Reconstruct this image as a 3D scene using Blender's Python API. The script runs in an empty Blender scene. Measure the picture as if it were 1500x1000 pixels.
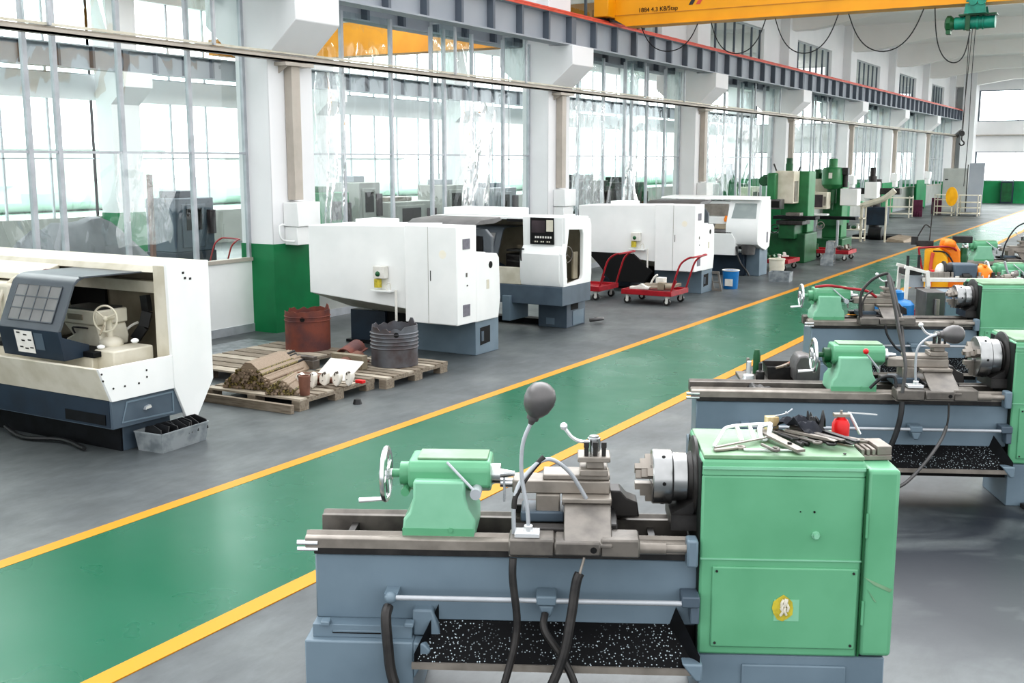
import bpy, bmesh, math, random
from mathutils import Vector, Matrix, noise
random.seed(7)
R = math.radians
SC = bpy.context.scene
COL = SC.collection

# ---------------------------------------------------------------- materials
def lin(c):
    return c / 12.92 if c <= 0.04045 else ((c + 0.055) / 1.055) ** 2.4
def hexc(h):
    h = h.lstrip('#')
    return tuple(lin(int(h[i:i + 2], 16) / 255) for i in (0, 2, 4)) + (1,)
def mat(name, a, b=None, rough=0.5, metal=0.0, scale=6.0, lo=0.4, hi=0.65, bump=0.0, bscale=60.0, spec=0.5, stretch=None, detail=6, emit=None):
    m = bpy.data.materials.new(name); m.use_nodes = True
    nt = m.node_tree; n = nt.nodes; l = nt.links
    p = n['Principled BSDF']
    p.inputs['Roughness'].default_value = rough; p.inputs['Metallic'].default_value = metal
    p.inputs['Specular IOR Level'].default_value = spec
    ca = hexc(a); p.inputs['Base Color'].default_value = ca
    tc = n.new('ShaderNodeTexCoord'); src = tc.outputs['Object']
    if stretch:
        mp = n.new('ShaderNodeMapping'); mp.inputs['Scale'].default_value = stretch
        l.new(src, mp.inputs['Vector']); src = mp.outputs['Vector']
    if b:
        t = n.new('ShaderNodeTexNoise'); t.inputs['Scale'].default_value = scale; t.inputs['Detail'].default_value = detail
        l.new(src, t.inputs['Vector'])
        r = n.new('ShaderNodeValToRGB'); r.color_ramp.elements[0].position = lo; r.color_ramp.elements[1].position = hi
        r.color_ramp.elements[0].color = ca; r.color_ramp.elements[1].color = hexc(b)
        l.new(t.outputs['Fac'], r.inputs['Fac']); l.new(r.outputs['Color'], p.inputs['Base Color'])
    if bump:
        t2 = n.new('ShaderNodeTexNoise'); t2.inputs['Scale'].default_value = bscale; t2.inputs['Detail'].default_value = 3
        l.new(src, t2.inputs['Vector'])
        bp = n.new('ShaderNodeBump'); bp.inputs['Strength'].default_value = bump; bp.inputs['Distance'].default_value = 0.02
        l.new(t2.outputs['Fac'], bp.inputs['Height']); l.new(bp.outputs['Normal'], p.inputs['Normal'])
    if emit:
        p.inputs['Emission Color'].default_value = ca; p.inputs['Emission Strength'].default_value = emit
    return m

M = {}
M['green'] = mat('green_paint', '#69a883', '#609f7a', 0.32, scale=3, bump=0.03, bscale=9)
M['green_top'] = mat('oily_green_paint', '#6f8f70', '#86a98a', 0.45, scale=5)
M['green_dk'] = mat('dark_green_paint', '#1d5b35', '#17492b', 0.4, scale=4)
M['green_mill'] = mat('mid_green_paint', '#2f7a4a', '#286b40', 0.4, scale=4)
M['mint'] = mat('mint_paint', '#88bfa1', '#7db596', 0.35, scale=4)
M['wallgreen'] = mat('green_wall_paint', '#0e7f4c', '#0a7043', 0.55, scale=1.5)
M['hoist'] = mat('teal_hoist_paint', '#1f8f79', '#177562', 0.35, scale=6)
M['blue'] = mat('blue_grey_paint', '#738490', '#687985', 0.42, scale=2.5, bump=0.02, bscale=30)
M['blue2'] = mat('slate_paint', '#55636f', '#4a5763', 0.45, scale=3)
M['slate_dk'] = mat('dark_slate_paint', '#1f3040', '#182533', 0.5, scale=3)
M['hood'] = mat('hood_grey_paint', '#52585e', '#4a5056', 0.35, scale=4)
M['white'] = mat('white_machine_paint', '#f2f3f2', '#e9ebea', 0.4, scale=1.5)
M['cream'] = mat('cream_paint', '#d8d3c4', '#c6c0ae', 0.5, scale=4)
M['cream_dk'] = mat('dark_shaded_cream_paint', '#958c79', '#7d7463', 0.55, scale=3)  # darkened to carry the shade inside the enclosures; some tan parts share it
M['plaster'] = mat('white_plaster', '#e9e9ea', '#e3e4e5', 0.8, scale=0.8)
M['ceil'] = mat('ceiling_plaster', '#efedea', '#e9e7e3', 0.85, scale=0.5)
M['beige'] = mat('beige_steel', '#b9b1a7', '#aca59b', 0.5, scale=3)
M['alu'] = mat('aluminium_frame', '#b9bdc2', '#a9adb2', 0.4, metal=0.3, scale=5)
M['steel_grey'] = mat('grey_steel_paint', '#a0a5ac', '#989ea6', 0.5, scale=1.0)
M['steel_dk'] = mat('dark_grey_steel_paint', '#5d656f', '#656d77', 0.5, scale=1.5)
M['rail'] = mat('red_oxide_rail', '#d9604f', '#c8503f', 0.5, scale=4)
M['iron'] = mat('oily_cast_iron', '#77726c', '#5f5b57', 0.42, metal=0.35, scale=9, bump=0.03)
M['iron_dk'] = mat('dark_iron', '#3d3b3a', '#2d2c2c', 0.4, metal=0.4, scale=12)
M['iron_lt'] = mat('light_iron', '#989189', '#837d76', 0.38, metal=0.4, scale=8)
M['chrome'] = mat('bright_steel', '#d9dbdc', '#c6c8ca', 0.22, metal=0.95, scale=14)
M['chuck'] = mat('turned_steel', '#b5b6b6', '#9fa0a0', 0.26, metal=0.95, scale=5)
M['black'] = mat('black_rubber', '#17181a', '#202123', 0.45, scale=12)
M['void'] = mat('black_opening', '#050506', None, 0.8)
M['blackoil'] = mat('oily_black_steel', '#0b0d10', '#14171c', 0.55, scale=9, spec=0.25)
M['face_dk'] = mat('face_shade_paint', '#1d2823', '#141b18', 0.6, scale=4, spec=0.3)  # shade of the headstock's chuck side put into a near-black colour
M['lumpy'] = mat('whitened_casting', '#e2ddd4', '#4a423a', 0.7, scale=16, lo=0.56, hi=0.6)
M['yellow'] = mat('crane_yellow_paint', '#e9a20e', '#df990a', 0.38, scale=1.2)
M['amber'] = mat('amber_paint', '#c98a26', '#b97c1d', 0.5, scale=1.2)
M['orange'] = mat('orange_plastic', '#f08a1c', '#e67c10', 0.4, scale=8)
M['yel2'] = mat('yellow_enamel', '#f0b21c', '#e3a212', 0.35, scale=5)
M['red'] = mat('red_paint', '#a81f2b', '#8e1a25', 0.42, scale=7)
M['redbr'] = mat('bright_red_plastic', '#d81e22', '#c4181c', 0.35, scale=7)
M['maroon'] = mat('maroon_sheet', '#5c2140', '#4a1833', 0.5, scale=5)
M['rust'] = mat('rusty_steel', '#7d4638', '#5d3b3a', 0.7, scale=5, bump=0.2, bscale=25)
M['galv'] = mat('old_galvanised_steel', '#6f7278', '#564c4c', 0.5, metal=0.4, scale=4, bump=0.1, bscale=20)
M['wood'] = mat('weathered_wood', '#8f8577', '#75695a', 0.75, scale=5, stretch=(1, 9, 9))
M['wood_lt'] = mat('pale_wood', '#cbb891', '#b79f75', 0.7, scale=6, stretch=(8, 8, 1))
M['palepaper'] = mat('pale_sheet', '#e6e4de', '#d6d3cb', 0.7, scale=8)
M['clay'] = mat('brown_castings', '#7c5546', '#634236', 0.75, scale=7)
M['rodbrown'] = mat('brown_rod_bundle', '#9c8b78', '#7d6c5c', 0.65, scale=9, stretch=(1, 20, 20))
M['rodend'] = mat('brassy_rod_ends', '#8a7c4a', '#3a3122', 0.6, scale=60, lo=0.42, hi=0.58)
M['greytarp'] = mat('grey_tarpaulin', '#7a7d82', '#66696e', 0.7, scale=3)
M['bluecan'] = mat('blue_plastic', '#1878b8', '#1468a2', 0.4, scale=5)
M['galvbox'] = mat('galvanised_tray', '#a4aaad', '#7e868a', 0.4, metal=0.4, scale=9)
M['cabgrey'] = mat('cabinet_grey', '#a9aca8', '#a0a39f', 0.5, scale=2)
M['navy'] = mat('navy_glove', '#23262f', '#191b22', 0.8, scale=20)
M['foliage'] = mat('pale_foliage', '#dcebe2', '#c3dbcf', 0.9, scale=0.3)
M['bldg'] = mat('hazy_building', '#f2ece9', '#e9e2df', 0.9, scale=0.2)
M['screen'] = mat('dark_screen', '#3a3538', '#564a4e', 0.25, scale=2)
M['silver'] = mat('silver_knob', '#e6e8ea', None, 0.25, metal=0.6)
M['lamp'] = mat('lamp_grey', '#6d6b6b', '#5b5a5a', 0.4, metal=0.5, scale=5)

def epoxy(name, a, b, rough, scratch=True):
    m = mat(name, a, b, rough, scale=0.9, lo=0.1, hi=0.9, detail=2, spec=0.38)
    nt = m.node_tree; n = nt.nodes; l = nt.links; p = n['Principled BSDF']
    tc = n['Texture Coordinate'] if 'Texture Coordinate' in n else n.new('ShaderNodeTexCoord')
    t = n.new('ShaderNodeTexNoise'); t.inputs['Scale'].default_value = 1.7; t.inputs['Detail'].default_value = 8
    l.new(tc.outputs['Object'], t.inputs['Vector']); t.inputs['Detail'].default_value = 3
    mr = n.new('ShaderNodeMapRange'); mr.inputs['To Min'].default_value = rough - 0.07; mr.inputs['To Max'].default_value = rough + 0.1
    l.new(t.outputs['Fac'], mr.inputs['Value']); l.new(mr.outputs['Result'], p.inputs['Roughness'])
    return m
M['greyglass'] = mat('grey_window_glass', '#8e9897', '#a7afad', 0.2, scale=2)
M['aisle'] = epoxy('green_epoxy_floor', '#0b5a40', '#0f6046', 0.27)
M['line'] = epoxy('yellow_line_paint', '#cf8b0e', '#c48814', 0.42)

def concrete():
    m = bpy.data.materials.new('stained_concrete'); m.use_nodes = True
    nt = m.node_tree; n = nt.nodes; l = nt.links; p = n['Principled BSDF']
    tc = n.new('ShaderNodeTexCoord')
    mp = n.new('ShaderNodeMapping'); mp.inputs['Scale'].default_value = (1, 1, 1); l.new(tc.outputs['Object'], mp.inputs['Vector'])
    t = n.new('ShaderNodeTexNoise'); t.inputs['Scale'].default_value = 0.75; t.inputs['Detail'].default_value = 9; t.inputs['Roughness'].default_value = 0.62
    t.inputs['Distortion'].default_value = 0.15
    l.new(mp.outputs['Vector'], t.inputs['Vector'])
    r = n.new('ShaderNodeValToRGB'); e = r.color_ramp.elements
    e[0].position = 0.28; e[0].color = hexc('#3f4446'); e[1].position = 0.70; e[1].color = hexc('#666b6b')
    x = r.color_ramp.elements.new(0.47); x.color = hexc('#505557')
    l.new(t.outputs['Fac'], r.inputs['Fac'])
    # darker oil stained zone round the lathes, from large noise gated by distance
    t2 = n.new('ShaderNodeTexNoise'); t2.inputs['Scale'].default_value = 0.9; t2.inputs['Detail'].default_value = 7; t2.inputs['Distortion'].default_value = 1.4
    l.new(tc.outputs['Object'], t2.inputs['Vector'])
    g = n.new('ShaderNodeVectorMath'); g.operation = 'DISTANCE'; g.inputs[1].default_value = (-0.3, 7.2, 0)
    l.new(tc.outputs['Object'], g.inputs[0])
    mr = n.new('ShaderNodeMapRange'); mr.inputs['From Min'].default_value = 1.1; mr.inputs['From Max'].default_value = 2.2
    mr.inputs['To Min'].default_value = 1.0; mr.inputs['To Max'].default_value = 0.0
    l.new(g.outputs['Value'], mr.inputs['Value'])
    mr2 = n.new('ShaderNodeMapRange'); mr2.inputs['From Min'].default_value = 0.33; mr2.inputs['From Max'].default_value = 0.50
    l.new(t2.outputs['Fac'], mr2.inputs['Value'])
    mu = n.new('ShaderNodeMath'); mu.operation = 'MULTIPLY'; l.new(mr.outputs['Result'], mu.inputs[0]); l.new(mr2.outputs['Result'], mu.inputs[1])
    mx = n.new('ShaderNodeMix'); mx.data_type = 'RGBA'; l.new(mu.outputs['Value'], mx.inputs['Factor'])
    ts = n.new('ShaderNodeTexNoise'); ts.inputs['Scale'].default_value = 5; ts.inputs['Detail'].default_value = 10; ts.inputs['Roughness'].default_value = 0.7; ts.inputs['Distortion'].default_value = 0.4
    ms = n.new('ShaderNodeMapping'); ms.inputs['Scale'].default_value = (1.6, .5, 1); ms.inputs['Rotation'].default_value = (0, 0, .6); l.new(tc.outputs['Object'], ms.inputs['Vector']); l.new(ms.outputs['Vector'], ts.inputs['Vector'])
    hs = n.new('ShaderNodeMapRange'); hs.inputs['From Min'].default_value = .3; hs.inputs['From Max'].default_value = .7; hs.inputs['To Min'].default_value = .8; hs.inputs['To Max'].default_value = 1.22; l.new(ts.outputs['Fac'], hs.inputs['Value'])
    vm = n.new('ShaderNodeVectorMath'); vm.operation = 'SCALE'; l.new(r.outputs['Color'], vm.inputs[0]); l.new(hs.outputs['Result'], vm.inputs['Scale'])
    l.new(vm.outputs['Vector'], mx.inputs['A']); mx.inputs['B'].default_value = hexc('#272b32')
    l.new(mx.outputs['Result'], p.inputs['Base Color'])
    rr = n.new('ShaderNodeMapRange'); rr.inputs['To Min'].default_value = 0.55; rr.inputs['To Max'].default_value = 0.32
    l.new(t.outputs['Fac'], rr.inputs['Value']); l.new(rr.outputs['Result'], p.inputs['Roughness'])
    bp = n.new('ShaderNodeBump'); bp.inputs['Strength'].default_value = 0.08; bp.inputs['Distance'].default_value = 0.01
    t3 = n.new('ShaderNodeTexNoise'); t3.inputs['Scale'].default_value = 7; l.new(tc.outputs['Object'], t3.inputs['Vector'])
    l.new(t3.outputs['Fac'], bp.inputs['Height']); l.new(bp.outputs['Normal'], p.inputs['Normal'])
    return m
M['concrete'] = concrete()

def glassmat(name, tint, fac, wav, wscale, rough=0.03, stretch=(1, 1, 0.35)):
    m = bpy.data.materials.new(name); m.use_nodes = True
    nt = m.node_tree; n = nt.nodes; l = nt.links
    n.remove(n['Principled BSDF']); out = n['Material Output']
    tr = n.new('ShaderNodeBsdfTransparent'); tr.inputs['Color'].default_value = hexc(tint)
    gl = n.new('ShaderNodeBsdfGlossy'); gl.inputs['Roughness'].default_value = rough; gl.inputs['Color'].default_value = (0.95, 0.97, 0.98, 1)
    lw = n.new('ShaderNodeFresnel'); lw.inputs['IOR'].default_value = 1.5
    ad = n.new('ShaderNodeMath'); ad.operation = 'ADD'; ad.inputs[1].default_value = fac; l.new(lw.outputs['Fac'], ad.inputs[0])
    mx = n.new('ShaderNodeMixShader'); l.new(ad.outputs['Value'], mx.inputs['Fac'])
    l.new(tr.outputs['BSDF'], mx.inputs[1]); l.new(gl.outputs['BSDF'], mx.inputs[2]); l.new(mx.outputs['Shader'], out.inputs['Surface'])
    tc = n.new('ShaderNodeTexCoord'); mp = n.new('ShaderNodeMapping'); mp.inputs['Scale'].default_value = stretch
    l.new(tc.outputs['Object'], mp.inputs['Vector'])
    t = n.new('ShaderNodeTexNoise'); t.inputs['Scale'].default_value = wscale; t.inputs['Detail'].default_value = 2; t.inputs['Distortion'].default_value = 1.0
    l.new(mp.outputs['Vector'], t.inputs['Vector'])
    bp = n.new('ShaderNodeBump'); bp.inputs['Strength'].default_value = wav; bp.inputs['Distance'].default_value = 0.1
    l.new(t.outputs['Fac'], bp.inputs['Height']); l.new(bp.outputs['Normal'], gl.inputs['Normal'])
    return m
M['glass'] = glassmat('partition_glass', '#f0f8f6', 0.05, 0.35, 1.6)
M['glass2'] = glassmat('window_glass', '#f4faf9', 0.02, 0.1, 1.0)
M['film'] = glassmat('clear_reflection_film', '#fbfdfd', 0.08, 0.9, 5.0, 0.15)  # surface of the strips that stand for wavy glass reflections
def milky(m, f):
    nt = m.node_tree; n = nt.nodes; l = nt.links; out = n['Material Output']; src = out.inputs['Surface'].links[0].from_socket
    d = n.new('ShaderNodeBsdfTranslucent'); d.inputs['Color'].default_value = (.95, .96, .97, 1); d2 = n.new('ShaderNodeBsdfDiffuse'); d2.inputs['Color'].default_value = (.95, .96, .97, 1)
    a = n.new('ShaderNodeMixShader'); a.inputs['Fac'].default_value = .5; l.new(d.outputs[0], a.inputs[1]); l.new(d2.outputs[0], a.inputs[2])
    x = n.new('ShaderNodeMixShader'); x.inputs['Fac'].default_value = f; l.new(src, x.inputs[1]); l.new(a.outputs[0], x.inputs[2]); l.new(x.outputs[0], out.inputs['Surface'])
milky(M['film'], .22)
M['tint'] = glassmat('grey_door_glass', '#c9cdcd', 0.08, 0.1, 2.0)

def chips():
    m = mat('swarf_in_tray', '#0a0b0e', None, 0.6, spec=0.2)
    nt = m.node_tree; n = nt.nodes; l = nt.links; p = n['Principled BSDF']
    tc = n['Texture Coordinate']
    v = n.new('ShaderNodeTexVoronoi'); v.inputs['Scale'].default_value = 75; l.new(tc.outputs['Object'], v.inputs['Vector'])
    t = n.new('ShaderNodeTexNoise'); t.inputs['Scale'].default_value = 5; t.inputs['Detail'].default_value = 5; l.new(tc.outputs['Object'], t.inputs['Vector'])
    a = n.new('ShaderNodeMapRange'); a.inputs['From Min'].default_value = 0.28; a.inputs['From Max'].default_value = 0.16; l.new(v.outputs['Distance'], a.inputs['Value'])
    b = n.new('ShaderNodeMapRange'); b.inputs['From Min'].default_value = 0.40; b.inputs['From Max'].default_value = 0.55; l.new(t.outputs['Fac'], b.inputs['Value'])
    mu = n.new('ShaderNodeMath'); mu.operation = 'MULTIPLY'; l.new(a.outputs['Result'], mu.inputs[0]); l.new(b.outputs['Result'], mu.inputs[1])
    mx = n.new('ShaderNodeMix'); mx.data_type = 'RGBA'; l.new(mu.outputs['Value'], mx.inputs['Factor'])
    mx.inputs['A'].default_value = hexc('#090a0d'); mx.inputs['B'].default_value = hexc('#b9c6cc'); l.new(mx.outputs['Result'], p.inputs['Base Color'])
    return m
M['chips'] = chips()

# ---------------------------------------------------------------- mesh helpers
class MB:
    def __init__(s): s.bm = bmesh.new(); s.k = 0
    def m(s, k): s.k = k; return s
    def face(s, vs):
        try:
            f = s.bm.faces.new(vs); f.material_index = s.k; return f
        except ValueError: return None
    def poly(s, pts): return s.face([s.bm.verts.new(p) for p in pts])
    def loft(s, a, b, ca=True, cb=True):
        A = [s.bm.verts.new(p) for p in a]; B = [s.bm.verts.new(p) for p in b]; n = len(A)
        for i in range(n): s.face([A[i], A[(i + 1) % n], B[(i + 1) % n], B[i]])
        if ca: s.face(A[::-1])
        if cb: s.face(B)
        return s
    def box(s, x0, x1, y0, y1, z0, z1):
        return s.loft([(x0, y0, z0), (x1, y0, z0), (x1, y1, z0), (x0, y1, z0)], [(x0, y0, z1), (x1, y0, z1), (x1, y1, z1), (x0, y1, z1)])
    def taper(s, b, t, z0, z1):   # b, t = (x0,x1,y0,y1)
        q = lambda r, z: [(r[0], r[2], z), (r[1], r[2], z), (r[1], r[3], z), (r[0], r[3], z)]
        return s.loft(q(b, z0), q(t, z1))
    def prism(s, pts, ax, a, b):
        f = {'x': lambda p, c: (c, p[0], p[1]), 'y': lambda p, c: (p[0], c, p[1]), 'z': lambda p, c: (p[0], p[1], c)}[ax]
        return s.loft([f(p, a) for p in pts], [f(p, b) for p in pts])
    def frame(s, o, i, ax, a, b):  # plate with an opening; o, i = equal length polygons
        f = {'x': lambda p, c: (c, p[0], p[1]), 'y': lambda p, c: (p[0], c, p[1]), 'z': lambda p, c: (p[0], p[1], c)}[ax]
        V = [[s.bm.verts.new(f(p, c)) for p in q] for q in (o, i) for c in (a, b)]
        oa, ob, ia, ib = V; n = len(o)
        for k in range(n):
            j = (k + 1) % n
            s.face([oa[k], oa[j], ia[j], ia[k]]); s.face([ob[k], ib[k], ib[j], ob[j]])
            s.face([oa[k], ob[k], ob[j], oa[j]]); s.face([ia[k], ia[j], ib[j], ib[k]])
        return s
    def ring(s, c, u, v, r, n): return [tuple(c + u * (r * math.cos(2 * math.pi * k / n)) + v * (r * math.sin(2 * math.pi * k / n))) for k in range(n)]
    def lathe(s, o, d, prof, n=24):   # prof = [(h, r)], h along d from o
        o = Vector(o); d = Vector(d).normalized(); u = d.orthogonal().normalized(); v = d.cross(u)
        prev = None
        for i, (h, r) in enumerate(prof):
            cur = [s.bm.verts.new(p) for p in s.ring(o + d * h, u, v, max(r, 1e-4), n)]
            if prev:
                for k in range(n): s.face([prev[k], prev[(k + 1) % n], cur[(k + 1) % n], cur[k]])
            else: s.face(cur[::-1])
            prev = cur
        s.face(prev); return s
    def cyl(s, a, b, r, r2=None, n=20):
        a = Vector(a); b = Vector(b); return s.lathe(a, b - a, [(0, r), ((b - a).length, r if r2 is None else r2)], n)
    def tube(s, pts, r, n=8, sub=5, r2=None):
        P = [Vector(p) for p in pts]
        if len(P) > 2 and sub > 1:
            Q = []
            for i in range(len(P) - 1):
                p0 = P[max(i - 1, 0)]; p1 = P[i]; p2 = P[i + 1]; p3 = P[min(i + 2, len(P) - 1)]
                for k in range(sub):
                    t = k / sub
                    Q.append(0.5 * ((2 * p1) + (p2 - p0) * t + (2 * p0 - 5 * p1 + 4 * p2 - p3) * t * t + (3 * p1 - p0 - 3 * p2 + p3) * t ** 3))
            P = Q + [P[-1]]
        prev = None; u = None; N = len(P)
        for i, p in enumerate(P):
            d = (P[min(i + 1, N - 1)] - P[max(i - 1, 0)]).normalized()
            if u is None: u = d.orthogonal().normalized()
            u = (u - d * u.dot(d)); u = u.normalized() if u.length > 1e-6 else d.orthogonal().normalized()
            v = d.cross(u); rr = r if r2 is None else r + (r2 - r) * i / (N - 1)
            cur = [s.bm.verts.new(q) for q in s.ring(p, u, v, rr, n)]
            if prev:
                for k in range(n): s.face([prev[k], prev[(k + 1) % n], cur[(k + 1) % n], cur[k]])
            else: s.face(cur[::-1])
            prev = cur
        s.face(prev); return s
    def sphere(s, c, r, n=16, d=(0, 0, 1), rz=None):
        rz = rz or r; m = max(6, n // 2)
        return s.lathe(Vector(c) - Vector(d).normalized() * rz, d, [(rz - rz * math.cos(math.pi * k / m), r * math.sin(math.pi * k / m)) for k in range(m + 1)], n)
    def torus(s, c, d, Rr, r, n=28, m=8, squash=None):
        c = Vector(c); d = Vector(d).normalized(); u = d.orthogonal().normalized(); v = d.cross(u)
        rows = []
        for i in range(n):
            a = 2 * math.pi * i / n; q = u * math.cos(a) + v * math.sin(a)
            rows.append([s.bm.verts.new(c + q * (Rr + r * math.cos(2 * math.pi * k / m)) + d * (r * math.sin(2 * math.pi * k / m))) for k in range(m)])
        for i in range(n):
            for k in range(m): s.face([rows[i][k], rows[(i + 1) % n][k], rows[(i + 1) % n][(k + 1) % m], rows[i][(k + 1) % m]])
        return s
    def bar(s, a, b, w, h=None):   # square bar between two points
        a = Vector(a); b = Vector(b); h = h or w; d = (b - a).normalized()
        u = Vector((0, 0, 1)).cross(d); u = u.normalized() if u.length > 1e-4 else Vector((1, 0, 0)); v = d.cross(u)
        q = lambda p: [tuple(p + u * (i * w / 2) + v * (j * h / 2)) for i, j in ((-1, -1), (1, -1), (1, 1), (-1, 1))]
        return s.loft(q(a), q(b))
    def build(s, name, mats, parent=None, bevel=0, ang=35, seg=2, loc=None, rz=None):
        bmesh.ops.recalc_face_normals(s.bm, faces=s.bm.faces)
        me = bpy.data.meshes.new(name); s.bm.to_mesh(me); s.bm.free()
        if isinstance(mats, str): mats = [mats]
        for k in mats: me.materials.append(M[k])
        me.shade_smooth(); me.set_sharp_from_angle(angle=R(ang))
        o = bpy.data.objects.new(name, me); COL.objects.link(o)
        if parent: o.parent = parent
        if loc: o.location = loc
        if rz is not None: o.rotation_euler = (0, 0, rz)
        if bevel:
            b = o.modifiers.new('bevel', 'BEVEL'); b.width = bevel; b.segments = seg; b.limit_method = 'ANGLE'; b.angle_limit = R(40)
        return o

def empty(name, loc=(0, 0, 0), rz=0, label=None, cat=None, group=None):
    o = bpy.data.objects.new(name, None); COL.objects.link(o); o.location = loc; o.rotation_euler = (0, 0, rz); o.empty_display_size = 0.1
    if label: tag(o, label, cat, group)
    return o
def tag(o, label, cat, group=None, kind=None):
    o['label'] = label; o['category'] = cat
    if group: o['group'] = group
    if kind: o['kind'] = kind
    return o
def structure(o): o['kind'] = 'structure'; return o
def copy_tree(o, parent=None):
    c = o.copy(); COL.objects.link(c)
    if parent: c.parent = parent
    for ch in [x for x in bpy.data.objects if x.parent == o]: copy_tree(ch, c)
    return c
def dup(o, loc, rz=None, label=None):
    c = copy_tree(o); c.location = loc
    if rz is not None: c.rotation_euler = (0, 0, rz)
    if label: c['label'] = label
    return c
# ---------------------------------------------------------------- building shell
BAY = 8.25; CY = [11.87 + BAY * k for k in range(-2, 8)]        # front (camera side) faces of the columns
YE = 71.0; XC = -11.04; CW = 0.62; CD = 0.95; ZC = 7.72
def flat(name, x0, x1, y0, y1, z, m, th=0.0, kind='structure'):
    b = MB()
    if th: b.box(x0, x1, y0, y1, z - th, z)
    else: b.poly([(x0, y0, z), (x1, y0, z), (x1, y1, z), (x0, y1, z)])
    o = b.build(name, m); o['kind'] = kind; return o
flat('floor', -25, 14, -8, YE, 0, 'concrete')
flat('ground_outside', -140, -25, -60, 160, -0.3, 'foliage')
flat('floor_walkway', -6.02, -4.32, -8, YE - .1, 0.004, 'aisle', 0.004)
flat('floor_line_marking', -6.14, -6.02, -8, YE - .1, 0.006, 'line', 0.006)
flat('floor_line_marking', -4.32, -4.19, -8, YE - .1, 0.006, 'line', 0.006)
flat('ceiling', -25.3, 14, 24, YE, ZC + .1, 'ceil', 0.1)
flat('ceiling', -25.3, -11.3, -8, 24, ZC + .1, 'ceil', 0.1)
n = 0
for k, y in enumerate(CY):
    if y > 14:     # haunched cross beams of the main hall
        b = MB(); b.prism([(XC - .1, ZC), (XC - .1, 6.75), (-10.4, 6.75), (-8.0, 7.12), (14, 7.12), (14, ZC)], 'y', y + .25, y + .7)
        structure(b.build('ceiling_beam', 'ceil'))
    b = MB(); b.prism([(-25, ZC), (-25, 6.9), (XC - CW, 6.9), (XC - CW, ZC)], 'y', y + .25, y + .7); structure(b.build('ceiling_beam', 'ceil'))
    # main columns with corbels both sides
    b = MB(); b.prism([(XC - CW, 0), (XC, 0), (XC, 3.98), (XC + .04, 3.98), (XC + .55, 4.42), (XC + .55, 4.8), (XC, 4.8), (XC, ZC), (XC - CW, ZC),
                       (XC - CW, 4.8), (XC - CW - .55, 4.8), (XC - CW - .55, 4.42), (XC - CW - .04, 3.98), (XC - CW, 3.98)], 'y', y, y + CD)
    c = structure(b.build('column', 'plaster', bevel=.01, seg=1))
    b = MB(); b.box(XC - CW - .008, XC + .008, y - .008, y + CD + .008, 0.0, 1.27 if k != 2 else 1.3)
    b.build('painted_base', 'wallgreen', c)
    # far row of columns in the next hall
    b = MB(); b.prism([(-24.9, 0), (-24.3, 0), (-24.3, 3.98), (-23.75, 4.42), (-23.75, 4.8), (-24.3, 4.8), (-24.3, ZC), (-24.9, ZC)], 'y', y, y + CD)
    c = structure(b.build('column', 'plaster')); b = MB(); b.box(-24.91, -24.29, y - .01, y + CD + .01, 0, 1.1); b.build('painted_base', 'wallgreen', c)

def crane_beam(x, y0, y1, face, label, rail=True):
    t = empty('crane_runway_beam', (x, y0, 4.8), 0, label, 'steel beam')
    L = y1 - y0; b = MB()
    b.box(-.15, .15, 0, L, 0, .03); b.box(-.15, .15, 0, L, .56, .59); b.box(-.012, .012, 0, L, .03, .56)
    b.build('girder', 'steel_grey', t)
    y = 14.15 - 1.031 * 12; i = 0
    while y < y1 - .1:
        if y > y0:
            w = .10 if i % 8 == 2 else .035
            s = MB(); s.box(.012, .145, y - y0 - w, y - y0 + w, .03, .56); s.box(-.145, -.012, y - y0 - w, y - y0 + w, .03, .56)
            s.build('stiffener', 'steel_dk', t)
        y += 1.031; i += 1
    if rail:
        b = MB(); b.box(-.035, .035, 0, L, .59, .605); b.box(-.012, .012, 0, L, .605, .65); b.box(-.03, .03, 0, L, .65, .68); b.build('rail', 'rail', t)
        b = MB(); b.box(.15, .17, 0, L, .565, .605); b.build('conductor_strip', 'rail', t)
    return t
crane_beam(-10.72, 9.5, YE, 1, 'long grey stiffened crane girder with red rail resting on the white column corbels')
crane_beam(-11.94, 6, YE, 1, 'dark grey crane girder of the neighbouring hall behind the glass partition', False)
crane_beam(-24.0, 6, YE, 1, 'grey crane girder along the outer windows of the neighbouring hall', False)

# upper wall above the crane girder: lintel, sill zone and grey strip windows
def wallpiece(name, x0, x1, y0, y1, z0, z1, m='plaster', parent=None):
    b = MB(); b.box(x0, x1, y0, y1, z0, z1); o = b.build(name, m, parent)
    if not parent: structure(o)
    return o
wi = 1
for k in range(2, 9):
    ya = CY[k] + CD; yb = CY[k + 1] if k + 1 < len(CY) else YE
    wallpiece('wall_left', -11.6, -11.35, ya, yb, 6.62, ZC); wallpiece('wall_left', -11.6, -11.35, yb - 1.7, yb, 5.45, 6.62)
    w = structure(empty('window_%d' % wi, (-11.5, ya, 5.4))); wi += 1
    n = 7; L = yb - 1.7 - ya
    for i in range(n + 1): wallpiece('mullion', -.03, .03, L * i / n - .02, L * i / n + .02, 0, 1.2, 'steel_dk', w)
    g = MB(); g.poly([(0, 0, 0), (0, L, 0), (0, L, 1.2), (0, 0, 1.2)]); g.build('pane', 'tint', w)

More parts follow.
